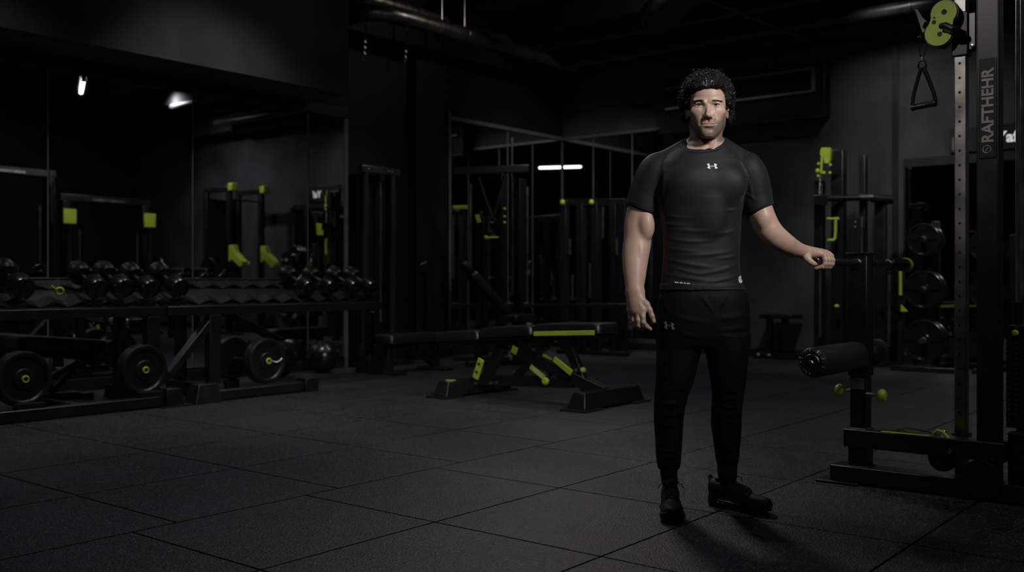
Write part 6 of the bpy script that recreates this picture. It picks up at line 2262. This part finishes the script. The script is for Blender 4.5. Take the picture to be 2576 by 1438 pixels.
def emblem(f):
    """two bows joined by a lens ring; f maps emblem units (-1..1) to photo pixels"""
    l = [(-1.0, -0.68), (-0.52, -0.98), (-0.44, -0.10), (-0.40, 0.10), (-0.34, 0.98), (-0.62, 0.86), (-0.92, 0.52), (-0.67, -0.04)]
    r = [(0.32, -0.98), (0.86, -0.64), (0.68, 0.02), (1.0, 0.58), (0.88, 0.76), (0.56, 0.98), (0.40, 0.24), (0.36, -0.20)]
    n = 8
    arc = lambda s, w: [(-0.46 + 0.86 * i / n, s * 0.26 * math.sin(math.pi * i / n) * 0.95 + 0.0) for i in range(n + 1)] + [(-0.46 + 0.86 * i / n, s * (0.26 - w) * math.sin(math.pi * i / n) * 0.95) for i in range(n, -1, -1)]
    qs = []
    for s in (-1, 1):
        A = arc(s, 0.13)
        m = n + 1
        for i in range(n):
            qs.append([A[i], A[i + 1], A[2 * m - 2 - i], A[2 * m - 1 - i]])
    out = []
    for p in [[l[0], l[1], l[2], l[7]], [l[7], l[2], l[3]], [l[7], l[3], l[4], l[5]], [l[7], l[5], l[6]], [r[0], r[1], r[2], r[7]], [r[7], r[2], r[6]], [r[6], r[2], r[3], r[4]], [r[6], r[4], r[5]]] + qs:
        out.append([f(u, v) for u, v in p])
    return out


decal(sb, emblem(lambda u, v: (1791.6 + 14.2 * u, 418.0 + 7.2 * v)), 'chest_emblem', M['white'], shirt)
# small line of print and a round badge at the hem
wd = []
x0 = 1697.5
for word in ('####', '###', '##', '###'):
    for ch in word:
        y0 = 708.6 + (x0 - 1697.5) * 0.085
        wd.append([(x0, y0), (x0 + 1.9, y0 + 0.16), (x0 + 1.9, y0 + 2.9), (x0, y0 + 2.7)])
        x0 += 2.5
    x0 += 2.6
decal(sb, wd, 'hem_print', M['white'], shirt)
bd = []
cxb, cyb = 1862.6, 702.6
for i in range(20):
    a0, a1 = 2 * math.pi * i / 20, 2 * math.pi * (i + 1) / 20
    bd.append([(cxb + 4.9 * math.cos(a0), cyb + 9.2 * math.sin(a0)), (cxb + 4.9 * math.cos(a1), cyb + 9.2 * math.sin(a1)), (cxb + 3.7 * math.cos(a1), cyb + 7.2 * math.sin(a1)), (cxb + 3.7 * math.cos(a0), cyb + 7.2 * math.sin(a0))])
for (u, v) in ((-1.8, -3.6), (0.9, -4.4), (-0.4, -0.8), (1.8, 0.6), (-2.0, 1.8), (0.4, 3.4), (1.6, 4.6), (-0.8, 5.0)):
    bd.append([(cxb + u - 0.9, cyb + v - 1.2), (cxb + u + 0.9, cyb + v - 1.2), (cxb + u + 0.9, cyb + v + 1.2), (cxb + u - 0.9, cyb + v + 1.2)])
decal(sb, bd, 'hem_badge', M['white'], shirt)

# ---------------------------------------------------------------- trousers
xs = axis((-0.28, 0.26, 0.0036))
ys = axis((-0.20, 0.19, 0.0036))
zs = axis((0.12, 0.985, 0.0036))
T = Field(xs, ys, zs)
T.loft([key(722, 1668, 1869, 0.004, 0.109), key(731, 1665, 1873, 0.004, 0.112), key(746, 1658, 1881, 0.003, 0.120), key(775, 1653, 1886, 0.003, 0.124), key(810, 1652, 1888, 0.006, 0.127), key(845, 1652, 1887, 0.008, 0.122), key(868, 1653, 1886, 0.008, 0.105)], 2.4, 0.0, 0.16)
LEGL = [(840, 1653, 1776, 0.000, .110), (870, 1652, 1768, 0.000, .106), (905, 1651, 1759, -0.006, .100), (960, 1649, 1745, -0.018, .090), (1000, 1646, 1730, -0.024, .080), (1030, 1645, 1723, -0.026, .075), (1060, 1645, 1719, -0.026, .074), (1100, 1648, 1717, -0.030, .072), (1140, 1650, 1714, -0.044, .066), (1160, 1652, 1713, -0.050, .062), (1166, 1653, 1712, -0.052, .060), (1177, 1655, 1709, -0.055, .055)]
LEGR = [(840, 1768, 1887, 0.006, .110), (870, 1771, 1886, 0.006, .106), (905, 1778, 1883, 0.008, .100), (960, 1787, 1877, 0.012, .090), (1000, 1791, 1871, 0.018, .080), (1030, 1789, 1867, 0.022, .075), (1060, 1788, 1866, 0.028, .074), (1100, 1793, 1864, 0.036, .072), (1130, 1797, 1861, 0.042, .066), (1146, 1799, 1860, 0.044, .062), (1152, 1800, 1859, 0.045, .060), (1162, 1802, 1857, 0.046, .054)]
T.loft([key(*k) for k in LEGL], 2.15, 0.016)
T.loft([key(*k) for k in LEGR], 2.15, 0.016)
TF = [((1646, 1005), (1726, 1022), .007, .0050, .004), ((1645, 1022), (1722, 1010), .006, .0042, -.004), ((1650, 1038), (1720, 1044), .007, .0040, .006), ((1790, 1010), (1868, 1000), .007, .0046, .004), ((1800, 1022), (1866, 1030), .006, .0046, .004), ((1792, 1040), (1862, 1046), .007, .0036, .005),
      ((1650, 1128), (1712, 1136), .006, .0046, .004), ((1652, 1148), (1710, 1146), .006, .0040, .006), ((1796, 1120), (1860, 1128), .006, .0044, .004), ((1800, 1140), (1858, 1136), .005, .0036, .004),
      ((1760, 735), (1798, 790), .008, .0040, 0), ((1830, 738), (1806, 780), .007, .0034, 0), ((1690, 790), (1780, 812), .012, .0040, .006), ((1800, 800), (1880, 790), .012, .0040, .006), ((1800, 830), (1876, 822), .010, .0036, .005), ((1700, 830), (1766, 850), .010, .0036, .004), ((1660, 745), (1690, 800), .008, .0030, 0),
      ((1655, 985), (1722, 975), .009, .0030, .004), ((1796, 980), (1870, 970), .009, .0030, .004), ((1652, 1066), (1716, 1074), .008, .0028, .004), ((1796, 1068), (1862, 1062), .008, .0028, .004)]
FOLDS = TF
T.shift((-0.28, -0.2, 0.13), (0.26, 0.19, 0.985), folds)
TP, TQ = T.mesh()
del T
trou = np_obj('trousers', TP, TQ, [pan], man)
trou['label'] = 'black tapered track trousers with a small emblem at the hip'
tb = bvh_of(TP, TQ)
for pts in ([(1799, 732), (1801, 760), (1801, 800), (1795, 835)], [(1664, 738), (1658, 775), (1656, 812)], [(1653, 1163), (1680, 1167), (1711, 1165)], [(1800, 1150), (1830, 1153), (1858, 1149)]):
    strip(tb, pts, 0.0011, 'seam', thread, trou, 0.0002)
decal(tb, emblem(lambda u, v: (1683.8 + 14.2 * u, 818.6 + 9.6 * v + 2.0 * u)), 'hip_emblem', M['logo'], trou)
# socks
sock_m = mat('black_knit', (0.003, 0.003, 0.004), 0.8, 0, 0.3, bump=(600, 0.3, 0.001), var=(20, 0.2))
for ks in ([(1172, 1661, 1706, -0.056, .045), (1190, 1661, 1704, -0.058, .046), (1204, 1663, 1705, -0.060, .044), (1226, 1668, 1704, -0.062, .036)], [(1156, 1803, 1856, 0.046, .045), (1176, 1804, 1855, 0.046, .046), (1196, 1806, 1854, 0.046, .042), (1222, 1812, 1850, 0.044, .033)]):
    ys_ = ks[0][3]
    K = [key(*k) for k in ks]
    xs = axis((K[0][1] - 0.07, K[0][1] + 0.07, 0.004))
    ys = axis((ys_ - 0.09, ys_ + 0.09, 0.004))
    zs = axis((0.06, 0.23, 0.004))
    C = Field(xs, ys, zs)
    C.loft(K, 2.1, 0.0)
    P, Q = C.mesh()
    np_obj('sock', P, Q, [sock_m], man)

# ---------------------------------------------------------------- shoes
shoe_m = mat('black_mesh_fabric', (0.0045, 0.0045, 0.0052), 0.62, 0, 0.4, bump=(500, 0.4, 0.001), var=(30, 0.2))
sole_m = mat('black_sole_rubber', (0.006, 0.006, 0.007), 0.38, 0, 0.5, var=(20, 0.2))
lace_m = mat('black_lace', (0.012, 0.012, 0.013), 0.7, 0, 0.3, var=(80, 0.3))


def sole_outline(n=40):
    """(along 0..0.30 heel to toe, half widths) of a right-hand-side outline"""
    L = [0.0, 0.01, 0.03, 0.08, 0.14, 0.19, 0.225, 0.26, 0.285, 0.297, 0.30]
    Wd = [0.004, 0.022, 0.034, 0.037, 0.036, 0.044, 0.049, 0.046, 0.034, 0.018, 0.002]
    u = np.linspace(0, 0.30, n)
    u = 0.15 - 0.15 * np.cos(np.pi * np.arange(n) / (n - 1))
    w_ = hermite(np.array(L), np.array(Wd), u)
    return u, w_


def shoe(heel, toe, side):
    """heel, toe: floor points in the man's frame"""
    h, t = Vector(heel), Vector(toe)
    h.z = t.z = 0
    d = (t - h).normalized()
    s = Vector((-d.y, d.x, 0))          # to the left of the heading
    ln = (t - h).length / 0.30

    def pt(u, v, z):
        return h + d * (u * ln) + s * v + Vector((0, 0, z))
    rock = lambda u: 0.0 + 0.018 * max(0, (u - 0.23) / 0.07) ** 2 + 0.006 * max(0, (0.03 - u) / 0.03) ** 2
    # upper from distance field in shoe coordinates
    xs = axis((-0.02, 0.33, 0.0028))
    ys = axis((-0.07, 0.07, 0.0028))
    zs = axis((0.005, 0.15, 0.0028))
    G = Field(xs, ys, zs)
    G.ell((0.245, 0.0, 0.034), (0.056, 0.043, 0.034), 0.0)
    G.ell((0.205, 0.0, 0.040), (0.060, 0.044, 0.036), 0.02)
    G.ell((0.15, 0.0, 0.048), (0.065, 0.038, 0.044), 0.02)
    G.ell((0.058, 0.0, 0.052), (0.055, 0.038, 0.056), 0.02)
    G.rc((0.035, 0, 0.082), (0.095, 0, 0.080), 0.034, 0.036, 0.015)
    G.rc((0.105, 0, 0.088), (0.175, 0, 0.068), 0.026, 0.030, 0.015)
    G.rc((0.012, 0.0, 0.105), (0.004, 0.0, 0.112), 0.012, 0.010, 0.012)
    G.rc((0.110, 0.0, 0.105), (0.098, 0.0, 0.128), 0.020, 0.014, 0.010, s=(1.3, 0.75, 1))
    G.rc((0.062, 0, 0.145), (0.064, 0, 0.118), 0.032, 0.027, 0.006, 'cut')
    G.half((0, 0, 0.022), (0, 0, -1), (-1, -1, -1), (1, 1, 0.05))
    P, Q = G.mesh()
    W = [pt(p[0] / 1.0 * 0.30 / 0.301, p[1], p[2] + rock(p[0])) for p in P]
    mb = MB()
    mb.add(W, [tuple(int(i) for i in q) for q in Q], True)
    up = mesh_obj('shoe', mb, shoe_m)
    up.parent = man
    ub = BVHTree.FromPolygons([tuple(v) for v in mb.v], mb.f)
    # sole in two layers with grooves
    u, w_ = sole_outline()
    for nm, z0, z1, g, m in (('outsole', 0.0, 0.012, -0.001, sole_m), ('midsole', 0.0125, 0.034, 0.003, sole_m)):
        vs, fs = [], []
        n = len(u)
        ring = []
        for i in range(n):
            ring.append((u[i], (w_[i] + g) if 0 < i < n - 1 else 0.001))
        for i in range(n - 2, 0, -1):
            ring.append((u[i], -(w_[i] + g) * 0.96))
        lay = [(z0, -0.003), (z0 + 0.003, 0), ((z0 + z1) / 2, 0.0015), (z1 - 0.003, 0), (z1, -0.004)]
        for (z, ins) in lay:
            for (a, b) in ring:
                k = 1 + ins / max(abs(b), 0.01) if abs(b) > 0.006 else 1
                heelup = 0.010 * max(0, 1 - a / 0.15) if z > 0.013 else 0
                vs.append(pt(a, b * k, z + rock(a) + heelup * (z - 0.012) / 0.022))
        m_ = len(ring)
        for j in range(len(lay) - 1):
            for i in range(m_):
                k = (i + 1) % m_
                fs.append((j * m_ + i, j * m_ + k, (j + 1) * m_ + k, (j + 1) * m_ + i))
        fs.append(tuple(range(m_ - 1, -1, -1)))
        fs.append(tuple((len(lay) - 1) * m_ + i for i in range(m_)))
        b_ = MB()
        b_.add(vs, fs, True)
        o = mesh_obj(nm, b_, m)
        o.parent = up
    # shiny heel cushion pods
    for k in range(4):
        for sg in (-1, 1):
            o = mesh_obj('heel_pod', MB().ell(pt(0.022 + 0.024 * k, sg * (0.026 + 0.004 * min(k, 2)), 0.022), (0.011, 0.011, 0.0065), 12, 8), bpy.data.materials['black_urethane'])
            o.parent = up

    def drop(a, b):
        q = pt(a, b, 0.2)
        hh = ub.ray_cast(q, Vector((0, 0, -1)))
        return (hh[0] + hh[1] * 0.0015) if hh[0] is not None else None
    lc = MB()
    for k in range(6):
        a = 0.118 + 0.0155 * k
        line = [drop(a + 0.006 * (1 - abs(v)) * (1 if k % 2 else -1), v * 0.023) for v in (-1, -0.6, -0.2, 0.2, 0.6, 1)]
        line = [p for p in line if p is not None]
        if len(line) > 2:
            lc.tube(line, 0.0024, 6)
        if k < 5:
            for sg in (-1, 1):
                line = [drop(a + 0.0155 * t_, sg * (0.023 - 0.046 * t_)) for t_ in (0, 0.25, 0.5, 0.75, 1)]
                line = [p + Vector((0, 0, 0.002)) for p in line if p is not None]
                if len(line) > 2:
                    lc.tube(line, 0.0021, 6)
    # bow and loose ends
    b0 = drop(0.116, 0.0)
    if b0 is not None:
        for sg in (-1, 1):
            lp = [b0 + (s * (sg * 0.030 * math.sin(t_ * math.pi)) + d * (0.016 * math.sin(2 * t_ * math.pi))) + Vector((0, 0, 0.006 + 0.004 * math.sin(t_ * math.pi))) for t_ in [i / 12 for i in range(13)]]
            lc.tube(lp, 0.0020, 6)
            en = [b0 + Vector((0, 0, 0.006)), b0 + s * (sg * 0.022) + d * 0.006 + Vector((0, 0, 0.010)), b0 + s * (sg * 0.042) + d * 0.014 + Vector((0, 0, 0.002)), b0 + s * (sg * 0.052) + d * 0.018 + Vector((0, 0, -0.014))]
            lc.tube(en, 0.0020, 6)
    o = mesh_obj('laces', lc, lace_m)
    o.parent = up
    # pull loop at the heel, toe guard and small emblem on the tongue
    o = mesh_obj('heel_loop', MB().torus(pt(0.006, 0, 0.118), s, 0.009, 0.0028, 16, 6), lace_m)
    o.parent = up
    tg = []
    for i in range(9):
        v = -1 + 2 * i / 8
        tg.append(pt(0.297 - 0.018 * v * v, v * 0.026, 0.040 - 0.002 * v * v))
    o = mesh_obj('toe_guard', MB().tube(tg, [0.002] + [0.0045] * 7 + [0.002], 8), sole_m)
    o.parent = up
    e = MB()
    for (a, b) in ((0.100, -0.006), (0.100, 0.006), (0.094, 0.0)):
        q = pt(a, b, 0.2)
        hh = ub.ray_cast(q, Vector((0, 0, -1)))
        if hh[0] is not None:
            e.ell(hh[0], (0.0022, 0.0022, 0.0016), 8, 6)
    if e.v:
        o = mesh_obj('tongue_emblem', e, M['logo'])
        o.parent = up
    return up


h1, t1 = w2m(0.668, 4.215, 0), w2m(0.636, 3.925, 0)
shoe(h1, t1, -1)
h2, t2 = w2m(0.852, 4.295, 0), w2m(1.062, 4.085, 0)
shoe(h2, t2, 1)
# ================================================================ camera and light
cam = bpy.data.cameras.new('camera')
cam.sensor_width = 36.0
cam.lens = 36.0 * FPX / IW
cam.shift_y = -(IH / 2 - HZ) / IW
cam.clip_start = 0.05
cam.dof.use_dof = True
cam.dof.focus_distance = 4.2
cam.dof.aperture_fstop = 2.4
co = bpy.data.objects.new('camera', cam)
COL.objects.link(co)
co.location = (0, 0, CH)
co.rotation_euler = (math.pi / 2, 0, 0)
SC.camera = co

w = bpy.data.worlds.new('world')
w.use_nodes = True
w.node_tree.nodes['Background'].inputs[0].default_value = (0.55, 0.75, 1.0, 1)
w.node_tree.nodes['Background'].inputs[1].default_value = 0.012
SC.world = w


def spot(name, loc, aim, power, angle, blend=0.6, r=0.15, col=(1, 1, 1)):
    l = bpy.data.lights.new(name, 'SPOT')
    l.energy = power
    l.spot_size = math.radians(angle)
    l.spot_blend = blend
    l.shadow_soft_size = r
    l.color = col
    o = bpy.data.objects.new(name, l)
    COL.objects.link(o)
    o.location = loc
    o.rotation_euler = (Vector(aim) - Vector(loc)).to_track_quat('-Z', 'Y').to_euler()
    return o


def area(name, loc, aim, power, sx, sy, col=(1, 1, 1), spread=180):
    l = bpy.data.lights.new(name, 'AREA')
    l.shape = 'RECTANGLE'
    l.size, l.size_y = sx, sy
    l.energy = power
    l.color = col
    l.spread = math.radians(spread)
    o = bpy.data.objects.new(name, l)
    COL.objects.link(o)
    o.location = loc
    o.rotation_euler = (Vector(aim) - Vector(loc)).to_track_quat('-Z', 'Y').to_euler()
    return o


# key on the man from the front right, high up
spot('key_light', (2.35, 1.2, 3.35), (0.95, 4.2, 1.60), 520, 30, 0.85, 0.38, (1.0, 0.985, 0.96))
# lamp over the middle of the gym
area('middle_lamp_light', (0.45, 7.9, 3.40), (0.40, 5.2, 0.0), 8, 0.5, 0.12, (1.0, 0.94, 0.86), 110)
# washes on the plaster
spot('wall_wash', tuple(r2w(4.6, 6.3, 4.3)), tuple(r2w(5.6, 7.8, 3.5)), 10, 95, 1.0, 0.3)
spot('wall_wash', tuple(r2w(10.4, 3.6, 4.2)), tuple(r2w(12.0, 3.7, 2.7)), 85, 80, 1.0, 0.2)
spot('wall_wash', tuple(r2w(10.2, 0.6, 4.3)), tuple(r2w(12.0, 0.9, 2.6)), 330, 125, 1.0, 0.2)
# weak general fill, added overhead
spot('overhead_fill', tuple(r2w(4.0, 4.6, 4.4)), tuple(r2w(4.0, 4.8, 0)), 122, 130, 1.0, 0.10, (0.86, 0.94, 1.0))
spot('overhead_fill', tuple(r2w(8.3, 5.0, 4.4)), tuple(r2w(8.3, 5.6, 0)), 70, 130, 1.0, 0.10, (0.86, 0.94, 1.0))
# added light so the machines right of the view show in the mirrors
spot('overhead_fill', tuple(r2w(9.0, 2.6, 4.3)), tuple(r2w(9.4, 0.2, 1.6)), 260, 120, 1.0, 0.3)

# small unseen spots added to brighten the racks, pipes, machines and recess
spot('overhead_fill', tuple(r2w(5.2, 6.5, 4.35)), tuple(r2w(5.4, 7.3, 0.8)), 130, 90, 1.0, 0.1, (1.0, 0.97, 0.93))
spot('overhead_fill', tuple(r2w(2.8, 6.5, 4.35)), tuple(r2w(3.2, 7.3, 0.8)), 100, 80, 1.0, 0.1, (1.0, 0.97, 0.93))
spot('pipe_light', tuple(r2w(8.9, 6.2, 4.4)), tuple(r2w(8.3, 8.1, 3.98)), 26, 70, 1.0, 0.05, (1.0, 0.93, 0.85))
spot('machine_light', (-0.75, 2.35, 3.9), (2.16, 4.52, 1.70), 125, 20, 0.9, 0.12, (1.0, 0.96, 0.92))
spot('machine_light', (3.3, 3.0, 4.2), (1.75, 4.7, 0.75), 80, 26, 0.9, 0.05, (1.0, 0.96, 0.92))
spot('bench_light', (1.7, 9.4, 4.2), (0.22, 7.55, 0.3), 90, 34, 0.9, 0.08, (1.0, 0.95, 0.9))
spot('pipe_light', tuple(r2w(9.9, 5.2, 4.46)), tuple(r2w(11.1, 6.4, 4.0)), 34, 120, 1.0, 0.04, (1.0, 0.95, 0.9))
spot('recess_light', tuple(r2w(8.2, 6.9, 4.2)), tuple(r2w(7.95, 8.3, 1.4)), 46, 50, 0.9, 0.05)
spot('front_fill', (-0.7, 0.6, 3.6), (0.8, 4.2, 1.35), 38, 30, 0.9, 0.3)  # unseen fill, added to lift the shaded side of the face
spot('overhead_fill', (2.3, 2.1, 4.3), (2.2, 3.6, 0.0), 36, 80, 1.0, 0.06, (0.9, 0.95, 1.0))  # unseen, added to lift the floor and beams at front right
spot('tower_light', tuple(r2w(8.8, 3.6, 4.3)), tuple(r2w(10.9, 3.7, 1.6)), 190, 60, 1.0, 0.1)
spot('corner_light', tuple(r2w(9.5, 6.2, 4.3)), tuple(r2w(11.0, 7.8, 1.5)), 170, 80, 1.0, 0.1)

SC.view_settings.view_transform = 'Standard'
SC.view_settings.look = 'None'
SC.view_settings.gamma = 1.0
SC.view_settings.exposure = 0.0
SC.cycles.max_bounces = 8
SC.cycles.glossy_bounces = 5
SC.cycles.sample_clamp_indirect = 4.0
SC.cycles.use_denoising = True
